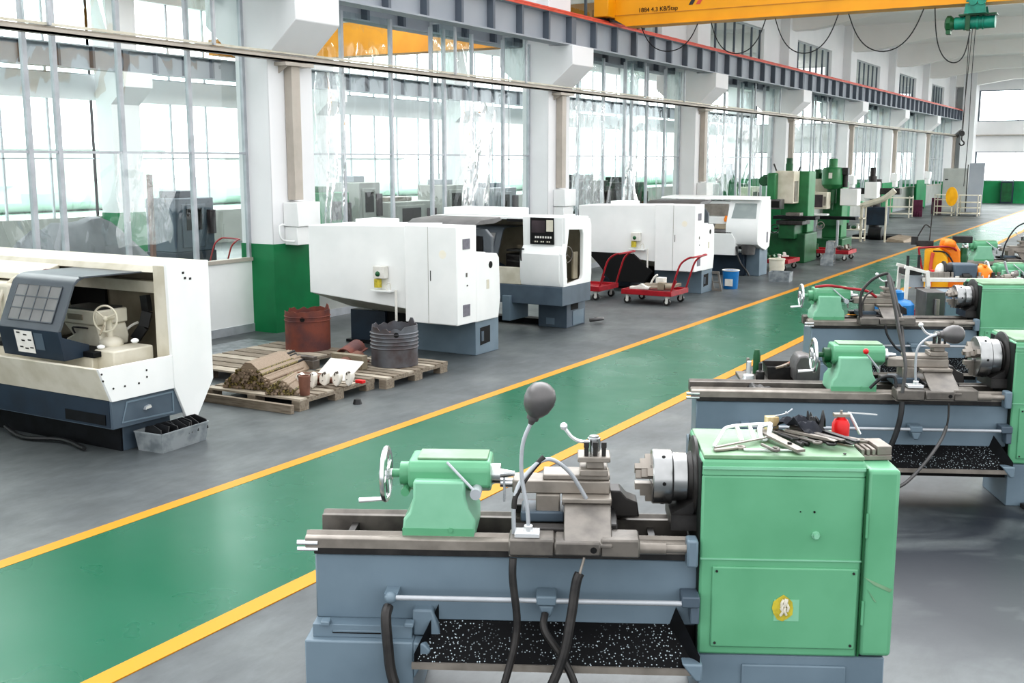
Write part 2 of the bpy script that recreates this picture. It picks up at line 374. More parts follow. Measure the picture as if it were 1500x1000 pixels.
# glazed partition: one window per bay, with opened vents
offs = [0.02, 1.25, 2.55, 3.75, 4.15, 5.1, 6.25, 7.28]
for k in range(1, 9):
    ya = CY[k] + CD; yb = CY[k + 1] if k + 1 < len(CY) else YE
    L = yb - ya
    w = structure(empty('window_%d' % wi, (-11.5, ya, 0))); wi += 1
    sill = 1.05 if k < 4 else 1.1
    o = wallpiece('sill_panel', -.03, .03, 0, L, 0.12, sill, 'cabgrey' if k > 1 else 'white', w)
    wallpiece('bottom_rail', -.045, .045, 0, L, 0, .12, 'alu', w); wallpiece('sill_rail', -.05, .06, 0, L, sill, sill + .05, 'beige', w)
    for i, f in enumerate(offs):
        wallpiece('mullion', -.03, .03, f - .03, f + .03, sill, 4.85, 'alu', w)
    for z in (2.6,): wallpiece('transom', -.02, .02, 0, L, z - .015, z + .015, 'alu', w)
    for a in range(7):
        y0 = offs[a] + .03; y1 = offs[a + 1] - .03
        g = MB(); g.poly([(0, y0, sill + .05), (0, y1, sill + .05), (0, y1, 3.9), (0, y0, 3.9)]); g.build('pane', 'glass', w)
        if a in (2, 5): continue
        g = MB(); g.poly([(0, y0, 4.0), (0, y1, 4.0), (0, y1, 4.85), (0, y0, 4.85)]); g.build('upper_pane', 'glass', w)
    for a in (2, 5):     # opened side-hung vents standing out into the hall
        y0 = offs[a + 1] - .05
        v = empty('opened_vent', (.03, y0, 4.0)); v.parent = w
        b = MB(); b.frame([(0, 0), (.55, 0), (.55, .92), (0, .92)], [(.04, .04), (.51, .04), (.51, .88), (.04, .88)], 'y', -.02, .02); b.build('vent_frame', 'alu', v)
        g = MB(); g.poly([(.04, 0, .04), (.51, 0, .04), (.51, 0, .88), (.04, 0, .88)]); g.build('pane', 'glass', v)

# long horizontal steel channel in front of the columns, on beige posts
t = empty('horizontal_steel_channel', (-10.95, 5, 3.9), 0, 'long beige steel channel running across all columns below the corbels', 'steel channel')
b = MB(); b.box(-.06, .06, 0, YE - 5, 0, .025); b.box(-.06, -.05, 0, YE - 5, 0, .1); b.box(.05, .06, 0, YE - 5, 0, .06); b.build('channel', 'beige', t)
b = MB(); b.box(-.02, .0, 0, YE - 5, .1, .13); b.build('cable', 'cream', t)
ordn = ['by the green column base', 'beside the second column', 'beside the third column', 'beside the fourth column', 'beside the fifth column', 'beside the sixth column', 'beside the seventh column', 'beside the eighth column']
for i, k in enumerate(range(2, 10)):
    y = CY[k]
    if y > YE - 1: break
    t = empty('cable_duct_post', (XC, y + .42, 1.75), 0, 'beige cable duct post under the steel channel, ' + ordn[i], 'post', 'beige duct posts on the columns')
    b = MB(); b.box(.005, .15, -.09, .09, .18, 2.08); b.build('post', 'beige', t, bevel=.006, seg=1)
    b = MB(); b.box(.0, .22, -.28, .32, 2.08, 2.13); b.prism([(0, 1.98), (.18, 2.08), (0, 2.08)], 'y', -.2, -.18); b.build('top_bracket', 'beige', t)
    t = empty('switch_box', (XC + .005, y + .22, 1.28), 0, 'white electrical box at the foot of the beige post ' + ordn[i], 'electrical box', 'white boxes on the columns')
    b = MB(); b.box(0, .28, 0, .5, .27, .62); b.build('box', 'white', t, bevel=.008, seg=1)
    b = MB(); b.box(0, .24, .02, .46, 0, .265); b.build('lower_box', 'white', t, bevel=.008, seg=1)
    if i == 0:
        b = MB(); b.tube([(.1, -.08, .3), (.1, -.2, .29), (.12, -.2, .12), (.14, -.12, .07), (.2, .0, .06)], .014, 8, 2); b.build('elbow_pipe', 'white', t)

# end wall
W = wallpiece
W('wall_back', -25, 14, YE, YE + .3, 0, .95, 'wallgreen'); W('wall_back', -25, 14, YE, YE + .3, 1.3, 1.32)
W('wall_back', -25, 14, YE - .005, YE + .3, .95, 1.3, 'wallgreen'); W('wall_back', -25, 14, YE, YE + .3, 3.02, 4.78); W('wall_back', -25, 14, YE, YE + .3, 6.58, ZC)
for z0, z1 in ((1.3, 3.02), (4.78, 6.58)):
    W('wall_back', -25, -23.5, YE, YE + .3, z0, z1); W('wall_back', -12.6, -9.9, YE, YE + .3, z0, z1)
    for xa, xb in ((-23.5, -12.6), (-9.9, 14)):
        w = structure(empty('window_%d' % wi, (xa, YE + .1, z0))); wi += 1
        L = xb - xa; nn = round(L / 2.2)
        for i in range(nn + 1):
            b = MB(); th = .09 if i % 2 == 0 else .03; x = min(L * i / nn, L - th); b.box(x, x + th, -.05, .05, 0, z1 - z0); b.build('mullion', 'steel_dk', w)
        b = MB(); b.box(0, L, -.04, .04, 0, .05); b.box(0, L, -.04, .04, z1 - z0 - .05, z1 - z0); b.build('window_frame', 'steel_dk', w)
        g = MB(); g.poly([(0, 0, 0), (L, 0, 0), (L, 0, z1 - z0), (0, 0, z1 - z0)]); g.build('pane', 'glass2', w)
b = MB(); b.box(-9.9, 14, YE - .25, YE - .02, 3.95, 4.0); structure(b.build('trim_1', 'beige'))
b = MB(); b.box(-10.6, -9.9, YE - 1.2, YE, 0, ZC); structure(b.build('column', 'plaster'))

# outer wall of the neighbouring hall
for (z0, z1, m) in ((0, 1.0, 'cabgrey'), (4.1, 4.75, 'plaster'), (6.9, ZC, 'plaster')):
    W('wall_left', -25.25, -25, 0, YE, z0, z1, m)
for i, k in enumerate(range(0, 9)):
    ya = CY[k] + CD; yb = CY[k + 1] if k + 1 < len(CY) else YE
    if yb > YE: yb = YE
    L = yb - ya
    for z0, z1 in ((1.0, 4.1), (4.75, 6.9)):
        w = structure(empty('window_%d' % wi, (-25.1, ya - .95, z0))); wi += 1
        L2 = L + .95
        for j in range(7):
            b = MB(); b.box(-.03, .03, L2 * j / 6 - .025, L2 * j / 6 + .025, 0, z1 - z0); b.build('mullion', 'alu', w)
        b = MB(); b.box(-.03, .03, 0, L2, (z1 - z0) * .5 - .02, (z1 - z0) * .5 + .02) if z0 == 1.0 else b.box(-.03, .03, 0, L2, 0, .04)
        b.build('transom', 'alu', w)
        g = MB(); g.poly([(0, 0, 0), (0, L2, 0), (0, L2, z1 - z0), (0, 0, z1 - z0)]); g.build('pane', 'glass2', w)
# outside: a pale hedge line and hazy distant blocks
def hedge(x, y0, y1, h, label):
    b = MB(); N = int((y1 - y0) / 1.2); rows = []
    for j in range(6):
        f = j / 5
        rows.append([b.bm.verts.new((x + math.sin(f * math.pi) * 1.5 - 1 + .6 * noise.noise(Vector((i * .5, j, 3))), y0 + i * 1.2, -.3 + (h + .3) * (1 - math.cos(f * math.pi)) / 2 * (1 + .12 * noise.noise(Vector((i * .45, x, j)))))) for i in range(N)])
    for j in range(5):
        for i in range(N - 1): b.face([rows[j][i], rows[j][i + 1], rows[j + 1][i + 1], rows[j + 1][i]])
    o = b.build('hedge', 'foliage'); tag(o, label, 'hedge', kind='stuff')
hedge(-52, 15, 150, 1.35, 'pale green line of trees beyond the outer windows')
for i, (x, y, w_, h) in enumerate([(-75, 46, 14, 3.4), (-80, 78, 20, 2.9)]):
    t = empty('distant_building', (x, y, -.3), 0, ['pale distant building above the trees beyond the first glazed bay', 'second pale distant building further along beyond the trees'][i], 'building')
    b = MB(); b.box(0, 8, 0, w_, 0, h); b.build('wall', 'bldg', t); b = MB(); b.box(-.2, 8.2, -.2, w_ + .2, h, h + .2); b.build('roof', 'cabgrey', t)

# crumpled clear film strips added to suggest wavy reflections in the partition glass
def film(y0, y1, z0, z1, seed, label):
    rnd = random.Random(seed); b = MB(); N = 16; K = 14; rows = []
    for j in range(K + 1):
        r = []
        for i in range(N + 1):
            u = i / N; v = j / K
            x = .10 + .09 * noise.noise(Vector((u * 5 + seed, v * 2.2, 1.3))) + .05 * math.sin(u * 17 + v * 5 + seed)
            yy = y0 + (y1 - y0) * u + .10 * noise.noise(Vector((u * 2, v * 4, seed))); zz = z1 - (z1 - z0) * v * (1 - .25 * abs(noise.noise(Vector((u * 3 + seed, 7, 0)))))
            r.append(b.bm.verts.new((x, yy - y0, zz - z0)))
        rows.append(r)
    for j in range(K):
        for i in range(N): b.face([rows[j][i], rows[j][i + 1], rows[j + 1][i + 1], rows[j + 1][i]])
    o = b.build('reflection_film', 'film', loc=(-11.46, y0, z0), ang=80); tag(o, label, 'reflection film', 'clear film added for reflections on the glazing')
film(9.4, 10.3, 1.4, 2.6, 1, 'crumpled clear film added for glass reflections in the first glazed bay')
film(13.3, 13.9, 1.3, 3.85, 2, 'narrow clear film added for glass reflections just beyond the first column')
film(17.3, 18.4, 1.5, 3.6, 3, 'curled clear film added for glass reflections near the second column')
film(21.7, 23.4, 1.2, 3.8, 4, 'wide clear film added for glass reflections just beyond the second column')
film(24.6, 25.3, 1.2, 2.6, 5, 'short clear film added for glass reflections behind the second white machine pair')
film(30.0, 32.0, 1.2, 3.8, 6, 'clear film added for glass reflections just beyond the third column')

# ---------------------------------------------------------------- overhead crane
t = empty('bridge_crane', (-10.72, 22.2, 5.48), 0, 'yellow overhead bridge crane girder spanning the hall above the red rail', 'crane')
b = MB(); b.box(-.17, .17, -.35, 1.9, .06, .50); b.build('end_truck', 'yellow', t, bevel=.012, seg=1)
b = MB(); b.prism([(-.6, 0), (.0, 0), (.0, .06), (-.6, .06)], 'y', -.2, 1.7); b.build('bumper_plate', 'iron_dk', t)
for y in (0.05, 1.5):
    b = MB(); b.cyl((-.06, y, .08), (.06, y, .08), .1); b.build('wheel', 'iron_dk', t)
b = MB()
prof0 = [(.17, .02), (.45, -.13), (24, -.13), (24, .85), (.6, .85), (.17, .45)]
b.prism(prof0, 'y', 0.0, .36)
g = b.build('girder', 'yellow', t)
b = MB(); b.prism([(.45, -.135), (24, -.135), (24, -.115), (.45, -.115)], 'y', -.05, .41); b.build('bottom_flange', 'yellow', g)
b = MB(); b.prism([(.17, .10), (24, .10), (24, .115), (.17, .115)], 'y', -.012, 0); b.build('seam_rib', 'amber', g)
for i, dx in enumerate((0, .16)):
    b = MB(); b.prism([(1.86 + dx, .22), (1.95 + dx, .22), (2.18 + dx, .6), (2.09 + dx, .6)], 'y', -.006, -.001); b.build('red_stripe', ['iron_dk', 'rail'][0] if i == 0 else 'rail', g)
cu = bpy.data.curves.new('crane_lettering', 'FONT'); cu.body = '1884 4.3 K8/5tap'; cu.size = .13; cu.extrude = .002; cu.materials.append(M['void'])
tmp = bpy.data.objects.new('lettering_curve', cu); COL.objects.link(tmp); bpy.context.view_layer.update()
lm = bpy.data.meshes.new_from_object(tmp.evaluated_get(bpy.context.evaluated_depsgraph_get())); bpy.data.objects.remove(tmp)
o = bpy.data.objects.new('lettering', lm); COL.objects.link(o); o.parent = g; o.location = (.72, -.008, .14); o.rotation_euler = (R(90), 0, 0)
b = MB(); b.box(.0, .06, -.012, 0, .12, .4); b.build('end_plate', 'iron_dk', g)
# festoon cable loops under the girder
loops = [((-10.0, 5.33), (-9.45, 4.80), (-8.72, 5.33)), ((-8.42, 5.33), (-7.8, 4.68), (-7.26, 5.33)), ((-7.06, 5.33), (-6.3, 4.62), (-5.8, 5.33)), ((-5.6, 5.33), (-4.9, 4.58), (-4.2, 5.33)), ((-4.0, 5.33), (-3.72, 4.33), (-3.36, 4.85))]
words_ = ['nearest the red rail', 'second from the red rail', 'third from the red rail', 'fourth from the red rail', 'ending at the teal hoist']
for i, (a, m_, c) in enumerate(loops):
    pts = []
    for k in range(13):
        u = k / 12; x = a[0] + (c[0] - a[0]) * u; top = a[1] + (c[1] - a[1]) * u; sag = (min(a[1], c[1]) if i < 4 else (a[1] + c[1]) / 2) - m_[1]
        xx = x + .06 * math.sin(math.pi * 2 * u) * (-1); pts.append((xx - a[0], 0, top - sag * (1 - (2 * u - 1) ** 2) - a[1]))
    b = MB(); b.tube(pts, .011, 6, 2)
    o = b.build('festoon_cable', 'black', loc=(a[0], 22.38, a[1])); tag(o, 'black cable loop hanging under the yellow crane girder, ' + words_[i], 'cable', 'festoon cable loops')
# hoist
t = empty('electric_hoist', (-3.35, 22.38, 5.02), 0, 'teal green electric rope hoist hanging under the yellow crane girder', 'hoist')
b = MB(); b.cyl((-.28, 0, 0), (.42, 0, 0), .115, n=24); b.cyl((.1, 0, 0), (.14, 0, 0), .13); b.cyl((.2, 0, 0), (.23, 0, 0), .13); b.cyl((-.12, 0, 0), (-.09, 0, 0), .13); b.build('drum_housing', 'hoist', t)
b = MB(); b.lathe((-.45, 0, 0), (1, 0, 0), [(0, .09), (.03, .15), (.10, .15), (.13, .12), (.17, .1)], 8); b.box(-.42, -.34, -.08, .08, -.19, -.1); b.build('motor_end', 'green_dk', t)
b = MB(); b.box(-.2, .45, -.15, .15, .12, .145); b.box(-.08, .0, -.13, .13, -.13, .13); b.build('mounting_plate', 'green_dk', t)
b = MB(); b.prism([(-.1, .145), (.28, .145), (.24, .45), (-.06, .45)], 'y', -.225, -.195); b.build('trolley_plate', 'hoist', t); b = MB(); b.prism([(-.1, .145), (.28, .145), (.24, .3), (-.06, .3)], 'y', .2, .23); b.build('trolley_plate', 'hoist', t)
for x in (0.05, .2):
    b = MB(); b.cyl((x, -.26, .36), (x, -.225, .36), .075); b.build('trolley_wheel', 'hoist', t)
b = MB(); b.cyl((-.0, -.1, -.1), (-.0, -.1, -2.0), .007, n=6); b.build('rope', 'iron_dk', t)
b = MB(); b.cyl((.05, -.1, -.1), (-.02, -.1, -2.0), .007, n=6); b.build('rope', 'iron_dk', t)
b = MB(); b.tube([(.1, -.1, -.1), (.09, -.1, -1), (.1, -.1, -2.1), (.08, -.1, -3.0)], .007, 6, 2); b.build('pendant_cable', 'black', t)
b = MB(); b.cyl((-.01, -.13, -2.02), (-.01, -.07, -2.02), .05); b.tube([(-.01, -.1, -2.07), (-.01, -.1, -2.14), (.03, -.1, -2.18), (.03, -.1, -2.22), (-.02, -.1, -2.24), (-.05, -.1, -2.2)], .013, 6, 3); b.build('hook', 'iron_dk', t)

# bridge crane of the neighbouring hall, glimpsed through the glass
t = empty('bridge_crane', (-24, 24.5, 5.6), 0, 'amber crane girder of the neighbouring hall seen through the upper glass', 'crane')
b = MB(); b.prism([(.2, .0), (.8, -.25), (11.4, -.25), (12, 0), (12, .65), (.2, .65)], 'y', 0, .5); b.build('girder', 'amber', t)
b = MB(); b.box(-.2, .2, -.9, 1.4, -.1, .35); b.build('end_truck', 'amber', t); b = MB(); b.box(11.9, 12.2, -.9, 1.4, -.1, .35); b.build('end_truck', 'amber', t)
# ---------------------------------------------------------------- engine lathes (right hand row)
def tr(o, ang, u, w, z):
    a = R(ang); return (o[0] + u * math.cos(a) - w * math.sin(a), o[1] + u * math.sin(a) + w * math.cos(a), z)
def engine_lathe(o, ang, label, BL=1.73, tu=0.0, cu_=0.0, cr=.125, lever='boss', green='green', cables=None, lamp=None, top=None, detail=True):
    t = empty('engine_lathe', (o[0], o[1], 0), R(ang), label, 'lathe', 'green and grey engine lathes')
    P = lambda b, n, m, bev=0, par=None, **k: b.build(n, m, par or t, bevel=bev, **k)
    # headstock housing
    b = MB(); b.taper((0.0, .705, 0.0, .52), (0.0, .705, .0, .52), .32, 1.15); b.loft([(0, 0, 1.15), (.705, 0, 1.15), (.705, .52, 1.15), (0, .52, 1.15)], [(.0, .012, 1.215), (.705, .012, 1.215), (.705, .51, 1.23), (.0, .51, 1.23)], ca=False)
    h = P(b, 'headstock', green, .012)
    b = MB(); b.box(.008, .70, .02, .50, 1.2155, 1.234); P(b, 'oily_top_cover', 'green_top', .004, h)
    b = MB(); b.box(.002, .703, -.004, .004, .765, .772); P(b, 'seam_rib', 'mint', 0, h); b = MB(); b.box(.002, .703, -.004, .01, 1.176, 1.188); P(b, 'edge_strip', 'mint', 0, h)
    b = MB(); b.box(-.006, .003, .01, .51, .33, 1.205); P(b, 'face_shade_plate', 'face_dk', .004, h)  # thin overlay, painted dark for the side turned away from the light
    b = MB(); b.box(.708, .852, -.008, .50, .328, 1.185); ec = P(b, 'gear_cover', green, .02, seg=3)
    if detail:
        b = MB(); b.box(.702, .709, -.012, .0, .33, 1.19); P(b, 'cover_gap', 'green_dk', 0, ec)
        for z0 in (.48, .88):
            b = MB(); b.cyl((.715, -.013, z0), (.715, -.013, z0 + .11), .006, n=8); P(b, 'hinge', green, 0, ec)
        b = MB(); b.prism([(.715, .70), (.84, .645), (.83, .632), (.76, .665)], 'y', -.0105, -.0085); b.prism([(.735, .64), (.775, .585), (.765, .59)], 'y', -.0105, -.0085); P(b, 'scratch', 'green_top', 0, ec, )
    b = MB(); b.box(.055, .69, -.01, .004, .36, .735); d = P(b, 'access_panel', green, .009, h, seg=3)
    for x in (.075, .67):
        for z in (.38, .715):
            b = MB(); b.cyl((x, -.014, z), (x, -.008, z), .006, n=8); P(b, 'screw', 'iron_dk', 0, d)
    if detail:
        b = MB(); b.box(.33, .44, -.0115, -.0095, .49, .59); P(b, 'tape_patch', 'mint', 0, d)
        b = MB(); rnd = random.Random(3)
        pts = [(.37 + (.042 + .008 * rnd.random()) * math.cos(a * .5236), .55 + (.052 + .012 * rnd.random()) * math.sin(a * .5236)) for a in range(12)]
        b.prism(pts, 'y', -.0135, -.0115); b.m(1)
        for k in range(7):
            x = .345 + rnd.random() * .045; z = .515 + rnd.random() * .05
            b.tube([(x, -.017, z), (x + .012 * rnd.uniform(-1, 1), -.02, z + .02), (x + .01 * rnd.uniform(-1, 1), -.016, z + .035)], .006, 6, 3)
        P(b, 'glue_remains', ['yel_glue', 'cream'], 0, d)
        b = MB(); b.cyl((.50, -.022, .885), (.50, 0, .885), .012, n=12); b.cyl((.50, -.004, .885), (.50, 0, .885), .019, n=8); P(b, 'plug', 'mint', 0, h)
        b = MB(); b.cyl((.49, -.003, .99), (.49, 0.004, .99), .005, n=8); b.cyl((.43, -.003, .99), (.43, 0.004, .99), .003, n=8); P(b, 'bolt_hole', 'void', 0, h)
    # base cabinet under the headstock
    b = MB(); b.box(.01, .83, .01, .5, 0, .318); c = P(b, 'headstock_pedestal', 'blue', .006, seg=1)
    b = MB(); b.box(.2, .66, -.002, .012, .04, .275); P(b, 'pedestal_panel', 'blue', .006, c)
    # spindle nose and chuck
    b = MB(); b.lathe((0, .26, 1.065), (-1, 0, 0), [(0, .19), (.012, .19), (.02, .17), (.022, .12), (.05, .1)], 32); P(b, 'spindle_flange', 'iron_dk')
    k = cr / .125
    b = MB(); b.lathe((-.04, .26, 1.065), (-1, 0, 0), [(0, .108 * k), (.005, .112 * k), (.065, .112 * k), (.07, .123 * k), (.075, .126 * k), (.155, .126 * k), (.16, .121 * k), (.161, .05), (.14, .045)], 40)
    ch = P(b, 'chuck', 'chuck')
    for i in range(3):
        a = R(35 + 120 * i); cy_, cz = math.cos(a), math.sin(a)
        b = MB()
        for (r0, r1, x1) in ((.03, .06, .275), (.06, .09, .25), (.09, .118 * k, .225)):
            q = lambda r, s_: (.26 + r * cy_ - s_ * cz, 1.065 + r * cz + s_ * cy_)
            b.prism([q(r0, -.018), q(r1, -.018), q(r1, .018), q(r0, .018)], 'x', -x1, -.2)
        P(b, 'chuck_jaw', 'iron_lt', 0, ch)
    for a in (180, 250, 120):
        cy_, cz = math.cos(R(a)), math.sin(R(a)); b = MB()
        b.cyl((-.15, .26 + .12 * k * cy_, 1.065 + .12 * k * cz), (-.15, .26 + .1275 * k * cy_, 1.065 + .1275 * k * cz), .009, n=6); P(b, 'key_socket', 'void', 0, ch)
    b = MB(); b.box(-.12, 0, .1, .4, .86, .93); b.prism([(-.12, .93), (-.02, .93), (-.0, 1.0)], 'y', .12, .38); P(b, 'chuck_guard_bracket', 'iron_dk')
    # bed
    b = MB(); b.box(-BL, 0, .05, .44, .43, .74); b.box(-BL, -.0, .05, .12, .74, .77); bd = P(b, 'bed', 'blue', .008, seg=1)
    b = MB(); b.box(-BL, 0, .10, .40, .742, .752); P(b, 'bed_trough', 'blackoil', 0, bd)
    for i in range(int(BL / .28)):
        b = MB(); x = -BL + .12 + i * .28; b.box(x, x + .03, .12, .36, .75, .79); P(b, 'bed_rib', 'iron_dk', 0, bd)
    b = MB(); b.prism([(.035, .77), (.035, .815), (.05, .825), (.065, .825), (.08, .842), (.095, .825), (.13, .825), (.13, .77)], 'x', -BL - .04, -.02); P(b, 'front_way', 'iron_lt', .002, bd, seg=1); b = MB(); b.box(-BL, -.04, .036, .05, .742, .79); P(b, 'rack', 'iron_dk', .002, bd, seg=1)
    b = MB(); b.prism([(.34, .745), (.34, .825), (.37, .825), (.39, .84), (.41, .825), (.44, .825), (.44, .745)], 'x', -BL - .03, -.02); P(b, 'rear_way', 'iron', .002, bd, seg=1)
    for w_, z in ((.0, .795), (.0, .765)):
        b = MB(); b.cyl((-BL - .075, w_ + .035, z), (-BL + .02, w_ + .035, z), .011 if z > .78 else .009, n=10); P(b, 'feed_rod', 'chrome')
    b = MB(); b.cyl((-.27, .0, .812), (-.15, .0, .812), .028, n=16); b.cyl((-.15, .0, .812), (-.04, .0, .812), .02, n=16); P(b, 'leadscrew_cover', 'iron_lt')
    b = MB(); b.box(-.06, -.01, -.035, .05, .735, .86); P(b, 'leadscrew_bracket', 'blue', .01)
    # tailstock-end pedestal, chip tray, headstock gusset
    LB = -BL
    b = MB(); b.box(LB - .03, LB + .46, -.07, .5, 0, .375); b.prism([(LB + .46, .2), (LB + .54, .335), (LB + .51, .37), (LB + .46, .375)], 'y', -.07, .3); pd = P(b, 'tailstock_pedestal', 'blue', .008)
    b = MB(); b.box(LB, LB + .45, -.03, .46, .375, .435); b.box(LB + .09, LB + .33, -.034, -.03, .40, .41); P(b, 'pedestal_ledge', 'blue', .005, pd)
    b = MB(); b.box(LB + .09, LB + .31, -.0335, -.0295, .395, .408); P(b, 'slot', 'void', 0, pd)
    for x in (.04, .42):
        b = MB(); b.box(LB + x, LB + x + .04, -.05, .0, .435, .455); P(b, 'foot_bolt', 'blue', .004, pd)
    b = MB(); b.prism([(LB + .45, .375), (LB + .58, .375), (LB + .54, .50), (LB + .45, .50)], 'y', .0, .06); P(b, 'gusset', 'blue', .01, pd)
    x0 = LB + .47; b = MB()
    b.poly([(x0, -.11, .285), (-.0, -.11, .285), (-.13, .06, .44), (x0 + .1, .06, .44)]); b.m(1)
    b.poly([(x0, -.11, .285), (x0 + .1, .06, .44), (x0 + .1, .06, .52), (x0, -.11, .34)]); b.poly([(0, -.11, .285), (0, -.11, .36), (-.1, .06, .53), (-.13, .06, .44)])
    b.poly([(x0 + .1, .062, .43), (-.13, .062, .43), (-.10, .062, .53), (x0 + .1, .062, .53)]); tray = P(b, 'chip_tray', ['chips', 'blackoil'])
    b = MB(); b.bar((x0 - .01, -.115, .288), (.01, -.115, .288), .012, .03); P(b, 'tray_lip', 'iron_lt', 0, tray)
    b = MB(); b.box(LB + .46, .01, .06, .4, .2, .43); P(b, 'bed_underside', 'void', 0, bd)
    b = MB(); b.prism([(-.08, .33), (.01, .33), (.01, .25), (-.02, .25)], 'y', -.13, .1); P(b, 'headstock_gusset', 'blue', .008)
    # start rod along the bed
    b = MB(); b.cyl((LB + .36, -.045, .575), (-.02, -.045, .575), .012, n=12); rd = P(b, 'start_rod', 'alu')
    b = MB(); b.sphere((LB + .36, -.045, .575), .028); b.box(LB + .33, LB + .39, -.045, .05, .56, .59); P(b, 'rod_end', 'blue', 0, rd)
    b = MB(); b.box(-.72, -.63, -.06, .05, .555, .60); b.prism([(-.71, .555), (-.64, .555), (-.655, .50), (-.69, .50)], 'y', -.055, .05); P(b, 'rod_bracket', 'blue', .008, rd)
    b = MB(); b.box(-.08, -.0, -.06, .05, .56, .61); b.box(-.04, -.0, -.05, .03, .48, .56); P(b, 'rod_bracket', 'blue2', .006, rd)
    # carriage
    s = cu_
    b = MB(); b.box(s - .84, s - .64, -.10, .05, .80, .875); b.box(s - .64, s - .44, -.115, .05, .81, .87); b.box(s - .44, s - .27, -.10, .05, .80, .88); b.box(s - .84, s - .66, -.08, .03, .785, .80); ca = P(b, 'apron', 'iron', .008, seg=1)
    b = MB(); b.box(s - .82, s - .38, .03, .10, .845, .885); b.box(s - .60, s - .36, .05, .42, .845, .90); b.box(s - .84, s - .30, .36, .46, .845, .885); P(b, 'saddle', 'iron_dk', .006, ca, seg=1)
    b = MB(); b.box(s - .80, s - .6, .18, .36, .86, .91); P(b, 'saddle_wing', 'blue2', .008, ca)
    b = MB(); b.loft([(s - .60, -.11, .845), (s - .39, -.11, .845), (s - .39, .16, .955), (s - .60, .16, .955)], [(s - .60, -.11, .86), (s - .39, -.11, .86), (s - .39, .16, .975), (s - .60, .16, .975)]); P(b, 'slide_cover', 'iron', .004, ca, seg=1)
    b = MB(); b.cyl((s - .47, -.117, .838), (s - .47, -.112, .838), .014, n=14); P(b, 'oil_hole', 'void', 0, ca)
    b = MB(); b.box(s - .61, s - .385, .14, .30, .955, .985); b.box(s - .61, s - .385, .13, .16, .968, .99); P(b, 'cross_slide', 'iron_lt', .004, ca, seg=1)
    b = MB(); b.box(s - .84, s - .39, .22, .36, .985, 1.045); b.box(s - .70, s - .39, .24, .38, 1.045, 1.07); b.box(s - .73, s - .62, .2, .36, .90, .985); P(b, 'compound_slide', 'iron_lt', .005, ca, seg=1)
    b = MB(); b.cyl((s - .90, .29, 1.015), (s - .84, .29, 1.015), .022, n=14); b.box(s - .885, s - .875, .26, .32, .93, 1.05); P(b, 'slide_handle', 'chrome', 0, ca)
    b = MB(); b.box(s - .53, s - .40, .22, .36, 1.07, 1.10); b.box(s - .50, s - .42, .24, .34, 1.10, 1.135); b.box(s - .54, s - .39, .22, .36, 1.135, 1.16); tp = P(b, 'tool_post', 'iron_lt', .004, ca, seg=1)
    for dx in (-.50, -.46, -.42):
        b = MB(); b.cyl((s + dx, .25, 1.16), (s + dx, .25, 1.215), .01, n=8); b.box(s + dx - .012, s + dx + .012, .24, .26, 1.20, 1.225); P(b, 'clamp_bolt', 'iron_dk', 0, tp)
    b = MB(); b.cyl((s - .465, .29, 1.16), (s - .465, .29, 1.235), .03, n=16); b.cyl((s - .465, .29, 1.235), (s - .465, .29, 1.245), .022, n=16); P(b, 'post_nut', 'chrome', 0, tp)
    b = MB(); b.tube([(s - .47, .28, 1.22), (s - .53, .26, 1.225), (s - .57, .25, 1.25), (s - .60, .24, 1.29)], .008, 8, 4); b.sphere((s - .605, .24, 1.30), .018); P(b, 'lever', 'silver', 0, tp)
    b = MB(); b.prism([(s - .39, .86), (s - .25, .86), (s - .26, .93), (s - .31, .95), (s - .34, .985), (s - .39, .985)], 'y', .28, .40); P(b, 'splash_block', 'iron_dk', .006, ca)
    # tailstock
    q = tu
    prof = [(q - 1.335, .81), (q - 1.0, .81), (q - 1.0, .90), (q - 1.03, .95), (q - 1.045, 1.03), (q - 1.045, 1.08), (q - 1.28, 1.08), (q - 1.28, 1.0), (q - 1.30, .93), (q - 1.325, .90)]
    b = MB(); b.prism(prof, 'y', .07, .38); ts = P(b, 'tailstock', 'mint' if green != 'mint' else 'mint', .012)
    b = MB(); b.prism([(.12, 1.04), (.12, 1.12), (.15, 1.155), (.33, 1.155), (.37, 1.12), (.37, 1.0), (.2, 1.0)], 'x', q - 1.31, q - .935); P(b, 'barrel_housing', green, .012, ts)
    b = MB(); b.box(q - 1.27, q - .95, .16, .32, 1.155, 1.165); P(b, 'oily_top', 'green_top', .003, ts)
    b = MB(); b.box(q - 1.33, q - 1.005, .066, .07, .805, .86); b.cyl((q - 1.11, .06, .855), (q - 1.11, .07, .855), .01, n=8); P(b, 'clamp_plate', green, 0, ts)
    b = MB(); b.cyl((q - .935, .25, 1.07), (q - .895, .25, 1.07), .047, n=24); b.cyl((q - .895, .25, 1.07), (q - .83, .25, 1.07), .022, r2=.012, n=16); P(b, 'quill', 'chrome', 0, ts)
    b = MB(); b.cyl((q - 1.31, .25, 1.065), (q - 1.36, .25, 1.065), .055, n=16); b.cyl((q - 1.36, .25, 1.065), (q - 1.43, .25, 1.065), .02, n=12); b.cyl((q - 1.33, .16, 1.0), (q - 1.33, .3, 1.0), .02, n=10); P(b, 'screw_housing', 'green_dk' if lever == 'knob' else green, 0, ts)
    hw = MB(); c = (q - 1.43, .25, 1.06); hw.torus(c, (1, 0, 0), .12, .013, 32, 8); hw.cyl((q - 1.40, .25, 1.06), (q - 1.46, .25, 1.06), .027, n=14)
    for i in range(4):
        a = R(20 + 90 * i); hw.cyl((q - 1.43, .25 + .02 * math.cos(a), 1.06 + .02 * math.sin(a)), (q - 1.43, .25 + .12 * math.cos(a), 1.06 + .12 * math.sin(a)), .009, n=8)
    hwo = P(hw, 'handwheel', 'chrome', 0, ts)
